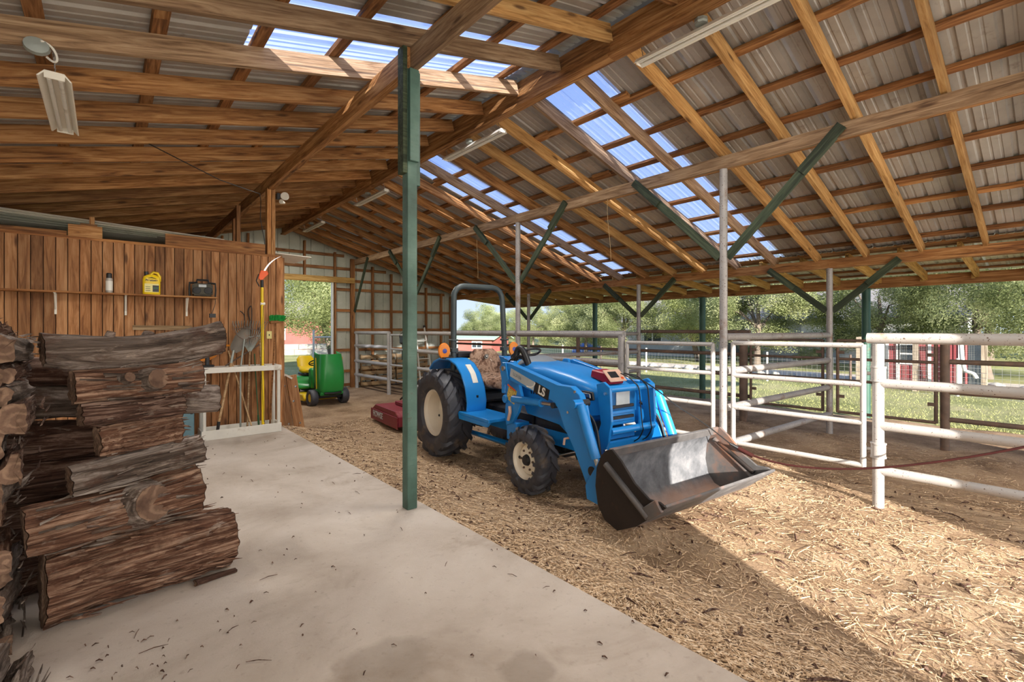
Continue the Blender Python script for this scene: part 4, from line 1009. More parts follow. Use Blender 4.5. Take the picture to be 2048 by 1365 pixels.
# pole saw
ps = tool('pole_saw', 'tall yellow pole saw with curved blade standing in the rack', 'saw', (1.75, 7.64, .05))
MB().tube([(0,0,0),(-.012,0,2.08)], .019, 12).build('pole_shaft', 'yellow_plastic', ps, 0, .7)
MB().tube([(-.012,0,2.07),(-.014,0,2.18)], .022, 10).build('ferrule', 'black_plastic', ps, 0, .7)
hd_ = MB(); hd_.prism([(-.06,2.20),(-.02,2.16),(.01,2.2),(.07,2.27),(.06,2.31),(-.03,2.32),(-.05,2.26)], -.015, .015); hd_.build('pruner_head', 'orange', ps, .004)
bl = MB(); cur = bez((.0,0,2.30),(.05,0,2.42),(.13,0,2.50),(.24,0,2.55),10)
for i in range(10):
    a, b = cur[i], cur[i+1]; wa, wb_ = .030*(1-i/11), .030*(1-(i+1)/11)
    bl.prism([(a.x+wa*.5,a.z-wa),(b.x+wb_*.5,b.z-wb_),(b.x,b.z),(a.x,a.z)], -.0015, .0015)
bl.build('saw_blade', 'chrome', ps)
MB().tube([(-.06,-.01,2.26),(-.09,-.01,2.16),(-.05,-.01,2.08)], .008, 6).build('pull_cord', 'black_cable', ps, 0, .9)
MB().tube([(-.034,-.0,1.83),(.026,0,1.83)], .022, 12).build('pole_clamp', 'white_metal', ps, 0, .7)
MB().tube([(.012,-.018,.1),(-.03,-.02,.9),(.0,-.021,1.8)], .003, 5).build('pull_rope', 'black_cable', ps)
# green broom
br = tool('push_broom', 'broom with bright green bristles standing head up in the rack', 'broom', (1.865, 7.74, .05))
MB().tube([(0,0,0),(.075,-.01,1.54)], .012, 10).build('broom_handle', 'wood_brown', br, 0, .7)
m_basic('green_bristle', (28,150,62), .7, 0, .25, 40, .6, 140)
MB().box((.085,-.02,1.57),(.19,.06,.045), None, math.radians(8), 0, -.1).build('broom_head', 'wood_brown', br, .008)
gb = MB(); rg = random.Random(2)
for i in range(240):
    x = rg.uniform(-.01,.19); y = rg.uniform(-.05,.01); gb.tube([(x,y,1.58),(x+rg.uniform(-.02,.03),y+rg.uniform(-.03,.0),1.66+rg.uniform(-.012,.015))], .004, 3)
gb.build('bristles', 'green_bristle', br)['kind'] = 'stuff'
# leaf rake
lr = tool('leaf_rake', 'grey fan leaf rake standing head up in the rack', 'rake', (1.575, 7.79, .05))
MB().tube([(0,0,0),(.03,-.02,1.14)], .013, 10).build('rake_handle', 'handle_wood', lr, 0, .7)
for i in range(13):
    a = (i-6)*.085; MB().tube([(.03+.02*math.sin(a),-.02,1.12),(.03+.27*math.sin(a*1.25),-.025,1.30+.10*math.cos(a)),(.03+.42*math.sin(a*1.05),-.03,1.47+.06*math.cos(a)),(.03+.47*math.sin(a),-.07,1.52+.06*math.cos(a))], .005, 5).build('tine', 'zinc', lr, 0, .9)
MB().tube([(.03-.13,-.028,1.36),(.03,-.03,1.345),(.03+.13,-.028,1.36)], .008, 6).build('tine_brace', 'zinc', lr, 0, .9)
# bow rake
bw = tool('bow_rake', 'rusty bow rake standing tines up in the rack', 'rake', (1.455, 7.62, .05))
MB().tube([(0,0,0),(.0,.0,.9),(.05,0,1.32)], .012, 10).build('rake_handle', 'zinc', bw, 0, .8)
MB().tube([(.05,0,1.30),(-.03,0,1.36),(-.10,0,1.46),(.05,0,1.475),(.24,0,1.44),(.20,0,1.36),(.05,0,1.30)], .006, 6).build('bow', 'steel_rust', bw, 0, .9)
for i in range(13): MB().tube([(-.10+.0285*i,0,1.47-.002*i),(-.11+.03*i,-.04,1.54)], .0035, 5).build('tine', 'steel_rust', bw)
# shovel
sv = tool('shovel', 'long handled shovel with grey blade leaning in the rack', 'shovel', (1.17, 7.62, .05))
MB().tube([(0,0,0),(.02,0,.18)], .020, 10).build('grip', 'black_plastic', sv, 0, .8); MB().tube([(.02,0,.16),(.18,.04,1.0)], .016, 10).build('shovel_handle', 'handle_wood', sv, 0, .8)
MB().tube([(.175,.04,.98),(.21,.05,1.16)], [.02,.016], 10).build('socket', 'zinc', sv, 0, .8)
bl = MB(); rings = []
for (t, w) in ((0,.04),(.12,.075),(.5,.085),(.8,.06),(1,.012)):
    cx, cz = .205+.19*t, 1.14+.36*t; rings.append([(cx-w*.9, .05-.03*(1-t)-.0, cz+w*.55),(cx, .075, cz),(cx+w*.9, .05, cz-w*.55),(cx, .085, cz)])
bl.loft(rings); bl.build('blade', 'old_steel', sv, 0, .9)
# hoe lying diagonal, spare handle, orange cord, bow saw
ho = tool('garden_hoe', 'thin dark hoe leaning diagonally in the rack', 'hoe', (1.60, 7.66, .12)); MB().tube([(.017,-.010,-.07),(-.26,.16,1.08)], .011, 8).build('hoe_handle', 'handle_wood', ho, 0, .8); MB().tube([(-.3,.145,.865),(.14,.145,1.16)], .010, 8).build('hoe_neck', 'steel_rust', ho, 0, .8)
sp_ = tool('spare_handle', 'bare brown tool handle leaning behind the yellow pole saw', 'handle', (1.80, 7.78, .05)); MB().tube([(0,0,0),(-.05,.08,1.42)], .013, 8).build('handle_shaft', 'handle_wood', sp_, 0, .8)
MB().tube([(-.05,.08,1.40),(-.05,.06,1.48)], [.013,.03], 8).build('handle_end', 'steel_rust', sp_, 0, .8)
gs = tool('green_stake', 'thin green stake standing next to the yellow pole saw', 'stake', (1.71, 7.70, .05)); MB().tube([(0,0,0),(-.055,.02,1.1)], .008, 8).build('stake_shaft', 'green_dark', gs, 0, .8); MB().tube([(0,0,0),(-.010,.0036,.2)], .014, 8).build('stake_grip', 'green_dark', gs, 0, .8)
oc = MB(); m_basic('orange_cord', (224,140,30), .5)
for q in range(7): oc.tube([(1.03+(.16+.008*q)*math.cos(a), 7.985-.006*q, 1.20+(.10+.008*q)*math.sin(a)) for a in [2*math.pi*i/24 for i in range(24)]], .006, 6, False, True)
oc.tube([(.9,7.92,1.16),(.885,7.90,1.05),(.89,7.9,.97)], .007, 6)
tag(oc.build('orange_cord_coil', 'orange_cord', None, 0, .9), 'coiled orange cord hanging on the plywood wall behind the log end', 'cord')
bs = tool('hand_tool', 'black sprayer with an orange bar handle on top of the rack', 'tool', (1.08, 7.80, .974))
MB().box((0,0,.15),(.05,.05,.30)).build('tool_body', 'black_plastic', bs, .01); MB().box((0,0,.02),(.16,.1,.03)).build('tool_base', 'black_plastic', bs, .01); MB().tube([(-.05,0,.305),(.10,0,.30),(.40,.0,.30)], .014, 8).build('bar_handle', 'orange_cord', bs, 0, .8)
MB().tube([(0,0,.26),(.0,0,.31)], .05, 12).build('tool_collar', 'black_plastic', bs, 0, .7)
cc = MB(); cc.tube(bez((1.52,7.984,1.78),(1.66,7.984,1.70),(1.50,7.984,1.50),(1.62,7.984,1.52),12)+bez((1.62,7.984,1.52),(1.72,7.972,1.6),(1.56,7.972,1.75),(1.66,7.984,1.86),12)[1:], .006, 6)
cc.tube(bez((1.66,7.95,1.86),(1.70,7.94,1.6),(1.58,7.93,1.2),(1.64,7.9,1.0),12), .006, 6); tag(cc.build('black_cord_loop', 'black_cable', None, 0, .9), 'looped black cord hanging on the plywood wall above the rakes', 'cord')
# toolbox
m_basic('toolbox_blue', (92,124,134), .45, .1, .12)
tb = thing('tool_box', 'blue grey metal tool box on the floor left of the rack', 'toolbox', (.74, 7.60, 0))
MB().box((0,0,.30),(.30,.25,.60)).build('box_body', 'toolbox_blue', tb, .012); MB().box((0,0,.63),(.31,.26,.07)).build('box_lid', 'toolbox_blue', tb, .012); MB().box((-.03,-.13,.60),(.05,.02,.05)).build('latch', 'yellow_plastic', tb, .004); MB().box((.12,-.128,.42),(.03,.012,.06)).build('side_clip', 'tractor_dark', tb, .003); MB().box((-.03,-.13,.55),(.04,.016,.04)).build('catch', 'chrome', tb, .003)

# ================================================================== stored sheets, lamps
cs = thing('stored_roof_sheets', 'stack of long pale corrugated sheets stored above the plywood wall', 'sheets', (0, 8.35, 2.80))
rs_ = random.Random(9)
def corr(x0, x1, y0, y1, za, zb, mat):
    mb = MB(); n = 26
    for (x, z) in ((x0, za), (x1, zb)):
        for j in range(n+1): mb.v.append((x, y0+(y1-y0)*j/n, z + (.009 if j % 2 else -.009)))
    mb.f = [(j, j+1, n+2+j, n+1+j) for j in range(n)]; return mb
for q in range(5): corr(-2.7+.1*q, 1.35-.2*q, -.18+.03*q, .7, .22-.04*q+.03*0, -.02-.012*q+.07, 'white_metal').build('sheet', 'white_metal' if q < 2 else 'wall_metal', cs)
c2_ = corr(1.2, 2.62, -.05, .9, .02, -.02, 'white_metal'); tag(c2_.build('loose_corrugated_sheet', 'white_metal', None, 0, None, 1, (0, 8.25, 2.735)), 'loose white corrugated sheet sticking out past the plywood wall', 'sheet')
def shop_light(label, x, y0, y1, z, tilt=0.0, w=.13, watts=16.0, hooks=None):
    hooks = hooks or [(3.832, y0+.06, 4.175), (3.832, y1-.06, 4.175)]
    L_ = y1-y0; t = thing('shop_light', label, 'lamp', (x, (y0+y1)/2, z))
    t.rotation_euler = (tilt, 0, 0)
    ld = bpy.data.lights.new('added_fill_light', 'AREA'); ld.shape = 'RECTANGLE'; ld.size = w*.6; ld.size_y = L_*.92; ld.energy = watts; ld.color = (1.0, .95, .88)  # area light added to brighten the interior; the tubes look unlit
    lo = bpy.data.objects.new('added_fill_light', ld); COL.objects.link(lo); lo.parent = t; lo.location = (0, 0, -.016)
    MB().prism([(-w/2,-.01),(-w*.28,.035),(w*.28,.035),(w/2,-.01),(w*.45,-.012),(w*.26,.026),(-w*.26,.026),(-w*.45,-.012)], -L_/2, L_/2).build('reflector', 'white_metal', t)
    for s in (-1,1): MB().tube([(s*.028,-L_/2+.03,.0),(s*.028,L_/2-.03,.0)], .013, 10).build('tube', 'white_plastic', t, 0, .7)
    for s in (-1,1):
        MB().box((0,s*(L_/2-.008),.012),(w*.6,.014,.05)).build('end_cap', 'white_metal', t, .003)
        p0 = Vector((0, s*(L_/2-.06), .035)); p1 = Vector(hooks[0 if s < 0 else 1]) - Vector((x, (y0+y1)/2, z)); ch_ = MB()
        for i in range(8): ch_.tube([p0 + (p1-p0)*(i/8), p0 + (p1-p0)*((i+1.15)/8) + Vector((.004*(i % 2), 0, 0))], .004, 5)
        ch_.build('chain', 'chrome', t)
    return t
shop_light('white shop light hanging under the ridge nearest the front gable', 3.87, 1.345, 2.66, 4.04)
shop_light('white shop light hanging under the ridge above the green post', 3.87, 4.685, 6.04, 4.044)
shop_light('white shop light hanging under the ridge halfway to the back wall', 3.87, 8.01, 9.36, 4.025)
shop_light('white shop light hanging under the ridge closest to the back wall', 3.87, 11.32, 12.67, 4.015)
shop_light('grey shop light hanging from the left rafters above the log pile', -.255, 4.32, 5.46, 3.16, 0, .17, 12.0, [(-.255, 4.262, 3.335), (-.255, 5.64, 3.335)])
def jbox(label, x, y, z):
    t = thing('junction_box', label, 'electrical box', (x, y, z)); MB().lathe([(0,0),(.055,.002),(.058,.03),(.05,.045),(0,.045)], 8, Matrix.Rotation(math.radians(-90),4,'X')).build('box_shell', 'zinc', t, 0, .5)
    MB().tube(bez((.03,0,.0),(.13,.0,.0),(.13,.07,-.05),(.03,.09,-.055),10), .006, 6).build('lamp_cord', 'tan_cable', t, 0, .9)
jbox('round metal junction box on the ridge plate beside the first lamp', 3.82, 2.0, 4.128); jbox('round metal junction box on the ridge plate above the green post', 3.82, 5.36, 4.128); jbox('round metal junction box on the ridge plate by the third lamp', 3.82, 8.7, 4.128); jbox('round metal junction box on the ridge plate by the last lamp', 3.82, 12.0, 4.128)
jbl = thing('junction_box', 'grey oval junction box beside the lamp over the log pile', 'electrical box', (-.33, 4.196, 3.29)); MB().lathe([(0,0),(.06,.004),(.065,.04),(0,.045)], 16, Matrix.Diagonal((1,1,.8,1))).build('box_shell', 'zinc', jbl, 0, .5); MB().tube(bez((.02,0,.03),(.10,.05,.06),(.12,.1,-.1),(.04,.1,-.02),12), .007, 6).build('lamp_cord', 'white_plastic', jbl, 0, .9)
cb_ = MB(); cb_.tube([(3.845, YF+.2*i, 4.19 + .018*math.sin(i*1.7)) for i in range(80)], .006, 5); tag(cb_.build('ridge_cable', 'black_cable', None, 0, .9), 'black electric cable running along the ridge beam', 'cable')
cb_ = MB(); cb_.tube([(.35,6.33,3.475),(.7,6.6,3.43),(1.1,7.0,3.41),(1.5,7.4,3.45),(1.72,7.7,3.5),(1.78,7.9,3.45),(1.80,8.02,3.2),(1.86,8.04,2.9),(1.88,8.04,2.66)], .006, 6); tag(cb_.build('wall_cable', 'black_cable', None, 0, .9), 'thin cable sagging from the left rafters down the bare wall post', 'cable')
fl = thing('flood_light', 'twin flood light fixed on the bare wall post under the beam', 'lamp', (2.04, 7.98, 3.58)); MB().box((0,0,0),(.05,.09,.09)).build('mount_box', 'tractor_dark', fl, .006)
Mh = Matrix.Translation((.09,-.06,.0)) @ Matrix.Rotation(math.radians(150),4,'Z'); MB().lathe([(.03,-.07),(.05,-.02),(.062,.03),(.056,.035),(0,.03)], 18, Mh).build('lamp_head', 'white_metal', fl, 0, .6)
Mh = Matrix.Translation((.05,-.05,-.09)) @ Matrix.Rotation(math.radians(130),4,'Z'); MB().lathe([(.015,-.05),(.025,-.01),(.036,.03),(0,.034)], 18, Mh).build('lamp_head', 'white_metal', fl, 0, .6)
hw_ = MB(); hw_.tube(bez((5.83,7.9,3.52),(5.80,7.9,3.2),(5.84,7.88,2.9),(5.82,7.86,2.55),10), .003, 5); tag(hw_.build('hanging_wire', 'tan_cable', None, 0, .9), 'thin wire dangling from the far middle beam over the roll bar', 'wire')
hw_ = MB(); hw_.tube(bez((5.83,4.55,3.52),(5.80,4.56,3.2),(5.84,4.50,2.9),(5.82,4.48,2.55),10), .003, 5); tag(hw_.build('hanging_wire', 'tan_cable', None, 0, .9), 'thin wire dangling from the middle beam between two braces', 'wire')
# ================================================================== riding mower
m_basic('mower_green', (36,140,62), .3, 0, .06); m_basic('mower_yellow', (232,196,28), .35, 0, .06)
MW = thing('riding_mower', 'green and yellow riding mower with its hood tipped open', 'mower', (3.93, 12.56, GR), math.radians(-86.5))
def mp(name, mb, mat, bev=.006, smooth=None, parent=MW): return mb.build(name, mat, parent, bev, smooth)
def mwheel(x, y, R, W):
    s = 1 if y > 0 else -1; h = W/2
    w = MB().lathe([(R*.55,h*.7),(R*.5,h*.3),(R*.2,h*.35),(0,h*.4)] , 24).build('wheel', 'mower_yellow', MW, 0, .6, 1, (x,y,R), (0,0,0 if s > 0 else math.pi))
    pr = [(R*.5,h*.7),(R*.7,h*1.0),(R*.9,h*.95),(R,h*.6),(R,-h*.6),(R*.9,-h*.95),(R*.7,-h),(R*.5,-h*.7)]
    MB().lathe(pr, 28, None, True).build('tyre', 'tyre', w, 0, .6)
    MB().lathe([(0,h*.62),(.03,h*.6),(.035,h*.35)], 12).build('hub_cap', 'mower_yellow', w, 0, .6)
mwheel(1.2,-.37,.19,.17); mwheel(1.2,.37,.19,.17); mwheel(0,-.40,.25,.24); mwheel(0,.40,.25,.24)
mp('front_axle', MB().box((1.2,0,.20),(.08,.62,.08)), 'tractor_dark'); mp('frame', MB().box((.62,0,.30),(1.35,.34,.12)), 'tractor_dark')
dk = MB(); dk.prism([(.25,.10),(1.0,.10),(1.06,.17),(.95,.26),(.35,.26)], -.50, .50); mp('mower_deck', dk, 'mower_yellow', .02)
rf = MB(); rf.prism([(-.42,.34),(-.40,.55),(-.2,.62),(.25,.62),(.40,.50),(.62,.42),(.62,.34)], -.48, .48); mp('rear_fender', rf, 'mower_green', .05, .7)
en = MB(); en.box((.98,0,.48),(.40,.34,.30)); en.tube([(.98,0,.6),(.98,0,.72)], .15, 16); mp('engine', en, 'tractor_dark', .02)
cn_ = MB(); cn_.prism([(.62,.36),(.80,.36),(.76,.80),(.66,.86),(.58,.8)], -.23, .23); mp('dash_tower', cn_, 'mower_green', .03, .7)
se = MB(); rings = []
for (z,w,x0,x1) in ((.70,.22,-.14,.30),(.74,.25,-.17,.31),(.79,.24,-.20,.28),(.84,.22,-.22,-.08),(1.02,.22,-.27,-.15),(1.10,.15,-.28,-.19)):
    rings.append([((x0+x1)/2+(x1-x0)/2*math.cos(a), w*math.sin(a), z) for a in [2*math.pi*i/18 for i in range(18)]])
se.loft(rings); mp('seat', se, 'mower_yellow', 0, .9); mp('seat_pan', MB().box((.05,0,.66),(.42,.42,.06)), 'black_plastic', .02)
ws_ = MB(); Mw = Matrix.Translation((.50,0,.96)) @ Matrix.Rotation(math.radians(-28),4,'Y'); ws_.tube([Mw @ Vector((.17*math.cos(a),.17*math.sin(a),0)) for a in [2*math.pi*i/24 for i in range(24)]], .014, 8, False, True)
for a in (0,120,240): ws_.tube([Mw @ Vector((0,0,0)), Mw @ Vector((.17*math.cos(math.radians(a)),.17*math.sin(math.radians(a)),0))], .012, 6)
ws_.tube([Mw @ Vector((0,0,0)),(.66,0,.8)], .025, 8); mp('steering_wheel', ws_, 'black_plastic', 0, .8)
ho_ = MB(); rings = []
for (z, w, xf, xb) in ((.30,.24,1.46,1.30),(.38,.29,1.50,1.24),(.55,.31,1.53,1.16),(.80,.31,1.53,1.10),(1.02,.29,1.50,1.08),(1.20,.27,1.46,1.06)):
    o_ = [(xb, -w, z + (.05 if z > 1.1 else 0))]
    for i in range(13):
        a = -90 + 180*i/12; ca, sa = math.cos(math.radians(a)), math.sin(math.radians(a))
        o_.append((xb + .06 + (xf-xb-.06)*abs(ca)**.45, w*(abs(sa)**.6)*(1 if sa > 0 else -1), z))
    o_.append((xb, w, z + (.05 if z > 1.1 else 0)))
    inn_ = [(p[0]-.02 if abs(p[1]) < w*.9 else p[0], p[1]*.93, p[2]) for p in reversed(o_)]
    rings.append(o_ + inn_)
ho_.loft(rings); hoo = mp('hood', ho_, 'mower_green', 0, .7)
for s in (-1,1): MB().box((1.28,s*.315,.76),(.03,.012,.72), None, 0, 0, -.06).build('hood_stripe', 'mower_yellow', hoo, .003)
MB().tube([(1.47,-.2,.30),(1.5,0,.29),(1.47,.2,.30)], .03, 8).build('bumper', 'black_plastic', hoo, 0, .8)
mp('axle_guard', MB().prism([(1.05,.30),(1.42,.24),(1.45,.32),(1.10,.40)], -.27, .27), 'mower_green', .02)
mp('battery_cable', MB().tube(bez((.9,.1,.6),(1.1,.15,.9),(1.25,.1,.9),(1.35,.12,.5),10), .01, 6), 'red_plastic', 0, .9)

# ================================================================== brush cutter behind the tractor
m_basic('cutter_red', (124,34,46), .5, 0, .1, 4, dirt=((150,90,84), .0, 4))
CU = thing('brush_cutter', 'dark red brush cutter deck hitched behind the tractor', 'mower', (4.236, 5.726, GR), math.radians(-95.7))
ck = MB(); ck.prism([(-2.95,.10),(-2.95,.26),(-2.75,.36),(-1.75,.36),(-1.60,.28),(-1.60,.10)], -.62, .62); cko = ck.build('deck', 'cutter_red', CU, .012)
for s in (-1,1): MB().box((-2.27,s*.635,.17),(1.36,.014,.20)).build('side_skirt', 'cutter_red', CU, .004)
MB().box((-2.2,0,.40),(.5,.7,.07)).build('deck_rib', 'cutter_red', CU, .01); MB().box((-2.1,0,.52),(.28,.24,.22)).build('gear_case', 'tractor_dark', CU, .03)
MB().tube([(-1.96,0,.52),(-.6,0,.62)], .045, 12).build('drive_shaft', 'black_plastic', CU, 0, .7)
for s in (-1,1):
    MB().tube([(-1.62,s*.30,.34),(-1.5,s*.18,.95)], .025, 8).build('hitch_frame', 'tractor_dark', CU, 0, .7); MB().tube([(-1.62,s*.36,.34),(-.5,s*.34,.45)], .022, 8).build('lower_link', 'tractor_dark', CU, 0, .7)
    MB().tube([(-1.5,s*.18,.95),(-2.8,s*.1,.40)], .018, 8).build('stay_bar', 'tractor_dark', CU, 0, .7)
MB().tube([(-1.5,-.2,.95),(-1.5,.2,.95)], .025, 8).build('hitch_top', 'tractor_dark', CU, 0, .7); MB().tube([(-1.5,0,.95),(-.4,0,.85)], .02, 8).build('top_link', 'tractor_dark', CU, 0, .7)
text_mesh('lettering', 'HOWSE', .15, 'decal_silver', CU, Matrix.Translation((-2.55,-.645,.185)) @ Matrix.Rotation(math.radians(90),4,'X'), .002, 'CENTER', .003)

# ================================================================== boards leaning by the wall corner
m_wood('wood_plank', (128,82,46), (176,124,80), (204,156,110))
for i, (xf, lb) in enumerate(((2.372, 'leaning brown plank with bolts beside the plywood wall corner'), (2.556, 'second leaning brown plank with bolts, on the mower side'))):
    t = thing('leaning_plank', lb, 'plank', (xf, 8.62, GR), 0); xt, zt = -.145, 1.02 - .03*i
    board('plank_body', (0,0,-.01), (xt,0,zt), .17, .035, 'wood_plank', t, (0,-1,0), .004)
    for (q, dx) in ((.16,.02),(.55,-.03),(.80,.04)):
        nb_ = MB().lathe([(0,.008),(.018,.006),(.02,0)], 12, Matrix.Translation((dx+xt*q, -.0165, zt*q)) @ Matrix.Rotation(math.pi,4,'Z')); nb_.build('bolt', 'chrome', t, 0, .6)
t = thing('angle_bracket', 'small white angle iron on top of the leaning planks', 'bracket', (2.31, 8.615, .70)); MB().box((-.05,-.02,-.0),(.14,.02,.03), None, 0, 0, -.7).build('bracket_arm', 'white_metal', t); MB().box((.06,-.02,.0),(.12,.02,.03), None, 0, 0, .6).build('bracket_arm', 'white_metal', t)

# ================================================================== pallets and ladder at the back wall
for q, (x0, lb) in enumerate(((5.95,'slatted wooden pallet against the back wall beside the open gate'),(7.15,'slatted wooden pallet against the back wall behind the tractor beacon'))):
    t = thing('wooden_pallet', lb, 'pallet', (x0, 14.066, GR), 0)
    for i in range(6): board('slat', (0,.0,.10+.165*i), (1.14,.0,.10+.165*i+.01*(i%2)), .02, .11, 'wood_pallet', t)
    for xx_ in (.04,.57,1.1): board('stringer', (xx_,.05,.03), (xx_,.09,1.0), .04, .08, 'wood_pallet', t, (0,1,0))
la = thing('folding_ladder', 'white aluminium ladder leaning on the back wall pallets', 'ladder', (8.1, 13.935, GR))
for s in (-1,1): board('ladder_rail', (s*.24,-.15,0), (s*.17,.32,1.85), .03, .06, 'white_metal', la, (0,1,0)); 
for i in range(6): MB().tube([(-.235+.010*i,-.15+.045+.078*i,.2+.3*i),(.235-.010*i,-.15+.045+.078*i,.2+.3*i)], .018, 8).build('rung', 'white_metal', la, 0, .7)
for s in (-1,1): MB().box((s*.17,.32,1.88),(.06,.06,.08)).build('ladder_cap', 'tractor_dark', la, .006)
bl_ = thing('leaf_blower', 'orange and black leaf blower hung on the fence behind the green post', 'blower', (5.99, 11.3, 1.15)); MB().box((0,0,.1),(.22,.3,.26)).build('blower_body', 'black_plastic', bl_, .04); MB().box((.02,-.12,.14),(.22,.12,.14)).build('blower_cover', 'orange', bl_, .03); MB().tube([(0,.1,.0),(0,.12,-.45)], .04, 10).build('blower_tube', 'black_plastic', bl_, 0, .7); MB().tube([(0,-.1,.2),(0,0,.32),(0,.12,.24)], .02, 8).build('blower_handle', 'black_plastic', bl_, 0, .8); MB().tube([(0,0,.31),(-.07,0,.285),(-.13,0,.243),(-.165,0,.20),(-.168,0,.14)], .008, 6).build('hanging_strap', 'black_plastic', bl_, 0, .8)

# ================================================================== pipe fences and gates
def fence(name, label, cat, base, posts, rails, mat, group=None):
    """posts: (x, y, top z, r); rails: (x0,y0,z0,x1,y1,z1,r)"""
    t = thing(name, label, cat, (base[0], base[1], GR), 0, group); b = Vector((base[0], base[1], GR))
    for (x, y, zt, r) in posts: pipe('fence_post', Vector((x,y,GR-.05))-b, Vector((x,y,zt))-b, r, mat, t, 18)
    for q in rails: pipe('rail', Vector(q[:3])-b, Vector(q[3:6])-b, q[6], mat, t, 14)
    return t
def gate(name, label, x, y0, y1, rails, mat, r=.027, brace=False, group=None):
    t = thing(name, label, 'gate', (x, y0, GR), 0, group); zt, zb = max(rails)-GR, min(rails)-GR
    for y in (0, y1-y0): pipe('gate_stile', (0,y,zb-.01), (0,y,zt+.01), r, mat, t)
    for z in rails: pipe('gate_rail', (0,0,z-GR), (0,y1-y0,z-GR), r, mat, t)
    if brace: pipe('gate_brace', (0,0,zb), (0,y1-y0,zt), r*.9, mat, t)
    return t
RZ = (1.415, .97, .545, .10)
f1 = fence('pipe_fence', 'white painted pipe fence with four rails and collared end post', 'fence', (5.85,1.21), ((5.85,1.21,1.36,.049),(5.85,-1.62,1.36,.049)),
      [(5.85, 1.30 if z > 1.2 else 1.21, z, 5.85, -1.08, z, .052 if z > 1.2 else .045) for z in RZ] + [(5.85, -1.14, z, 5.85, -1.66, z, .052 if z > 1.2 else .045) for z in RZ], 'steel_light')
for z in (1.06, .30):
    co = MB().tube([(0,0,z-GR-.06),(0,0,z-GR+.06)], .062, 20); co.tube([(0,0,z-GR-.075),(0,0,z-GR-.06)], .067, 20); co.tube([(0,0,z-GR+.06),(0,0,z-GR+.075)], .067, 20); co.tube([(0,0,z-GR),(0,.09,z-GR)], .018, 8); co.build('hinge_collar', 'steel_light', f1, 0, .7)
g1 = gate('pipe_gate', 'white four-bar pipe gate hung on the collared fence post', 5.83, 1.33, 2.64, (1.34,.945,.555,.125), 'steel_light')
g2 = gate('pipe_gate', 'grey pipe gate standing behind the loader bucket', 5.84, 2.90, 4.20, (1.315,.95,.555,.13), 'steel_light')
fence('pipe_fence', 'thick grey pipe fence running behind the tractor hood', 'fence', (5.84,4.30), ((5.84,4.30,1.42,.052),(5.84,8.80,1.42,.052)), [(5.845,a,z,5.845,b,z,.055 if z > 1.2 else .05) for z in (1.43,1.0,.55,.10) for (a, b) in ((4.26,6.62),(6.68,8.80))], 'steel_grey')
fence('pipe_fence', 'white pipe fence between the roll bar and the green post', 'fence', (5.84,8.85), (), [(5.84,8.82,z,5.84,10.485,z,.045) for z in RZ], 'steel_light')
gate('pipe_gate', 'thin white pipe gate behind the green wooden post', 5.86, 10.60, 11.86, (1.36,.98,.55,.14), 'steel_light')
fence('pipe_fence', 'white pipe fence joining the back wall behind the riding mower', 'fence', (5.86,11.98), ((5.86,11.98,1.44,.05),(5.80,14.0,1.42,.05)), [(5.86,11.98,z,5.80,14.1,z,.05) for z in (1.41,1.02,.55,.14)], 'steel_light')
fence('cross_fence', 'grey four-rail pipe fence crossing from braced pole to eave pole', 'fence', (5.85,2.77), (), [(5.88,2.77,z,9.34,2.62,z,.046) for z in (1.41,.98,.52,.06)], 'steel_grey')
fence('cross_fence', 'grey pipe cross fence behind the tractor bonnet and steering wheel', 'fence', (5.85,6.65), (), [(5.88,6.65,z,9.34,6.43,z,.042) for z in (1.41,.99,.55,.10)], 'steel_grey')
fence('rusty_fence', 'rusty pipe fence along the lawn behind the grey gate', 'fence', (9.38,4.05), ((9.38,4.05,1.30,.075),), [(9.445,3.95,z,9.445,6.45,z,.036) for z in (1.46,1.02,.62,.21)], 'steel_rust')
fence('rusty_fence', 'rusty pipe fence along the lawn behind the roll bar', 'fence', (9.40,6.45), ((9.40,8.3,1.42,.05),), [(9.445,6.45,z,9.445,14.1,z,.036) for z in (1.02,.62,.21)], 'steel_rust')
fence('rusty_fence', 'rusty pipe fence right of the coop gate post', 'fence', (9.40,1.15), ((9.40,1.15,1.36,.056),), [(9.40,1.15,z,9.40,-1.7,z,.036) for z in (1.03,.585,.18)], 'steel_rust')
m_basic('wire_mesh', (150,150,142), .5, .4, .1)
def wire_gate(label, y0, y1):
    t = gate('rusty_gate', label, 9.40, y0, y1, (1.32,1.01,.65,.115), 'steel_rust', .024)
    for s_ in (0, 1):
        for z in (.38, 1.12): MB().box((0, (y1-y0)*s_ - (.05 if s_ else -.05), z-GR), (.04,.09,.05)).build('gate_hinge', 'steel_rust', t)
    w = MB(); n = int((y1-y0)/.05)
    for i in range(1, n): w.tube([(0,(y1-y0)*i/n,.65-GR),(0,(y1-y0)*i/n,1.32-GR)], .0016, 3, False)
    for i in range(1, 13): w.tube([(0,0,.65-GR+.67*i/13),(0,y1-y0,.65-GR+.67*i/13)], .0016, 3, False)
    w.build('gate_mesh', 'wire_mesh', t)['kind'] = 'stuff'
wire_gate('rusty framed wire gate in front of the red coop', 1.25, 2.50); wire_gate('rusty framed wire gate next to the thick rusty post', 2.72, 3.92)
# pale board added to imitate a patch of sunlight under the tractor
bd = tag(board('sun_patch_board', (3.80,3.05,gh(3.9,3.1)+.02), (4.30,3.30,gh(4.2,3.3)+.02), .11, .02, 'wood_pallet'), 'pale board standing in for a patch of sunlight under the tractor front', 'board')
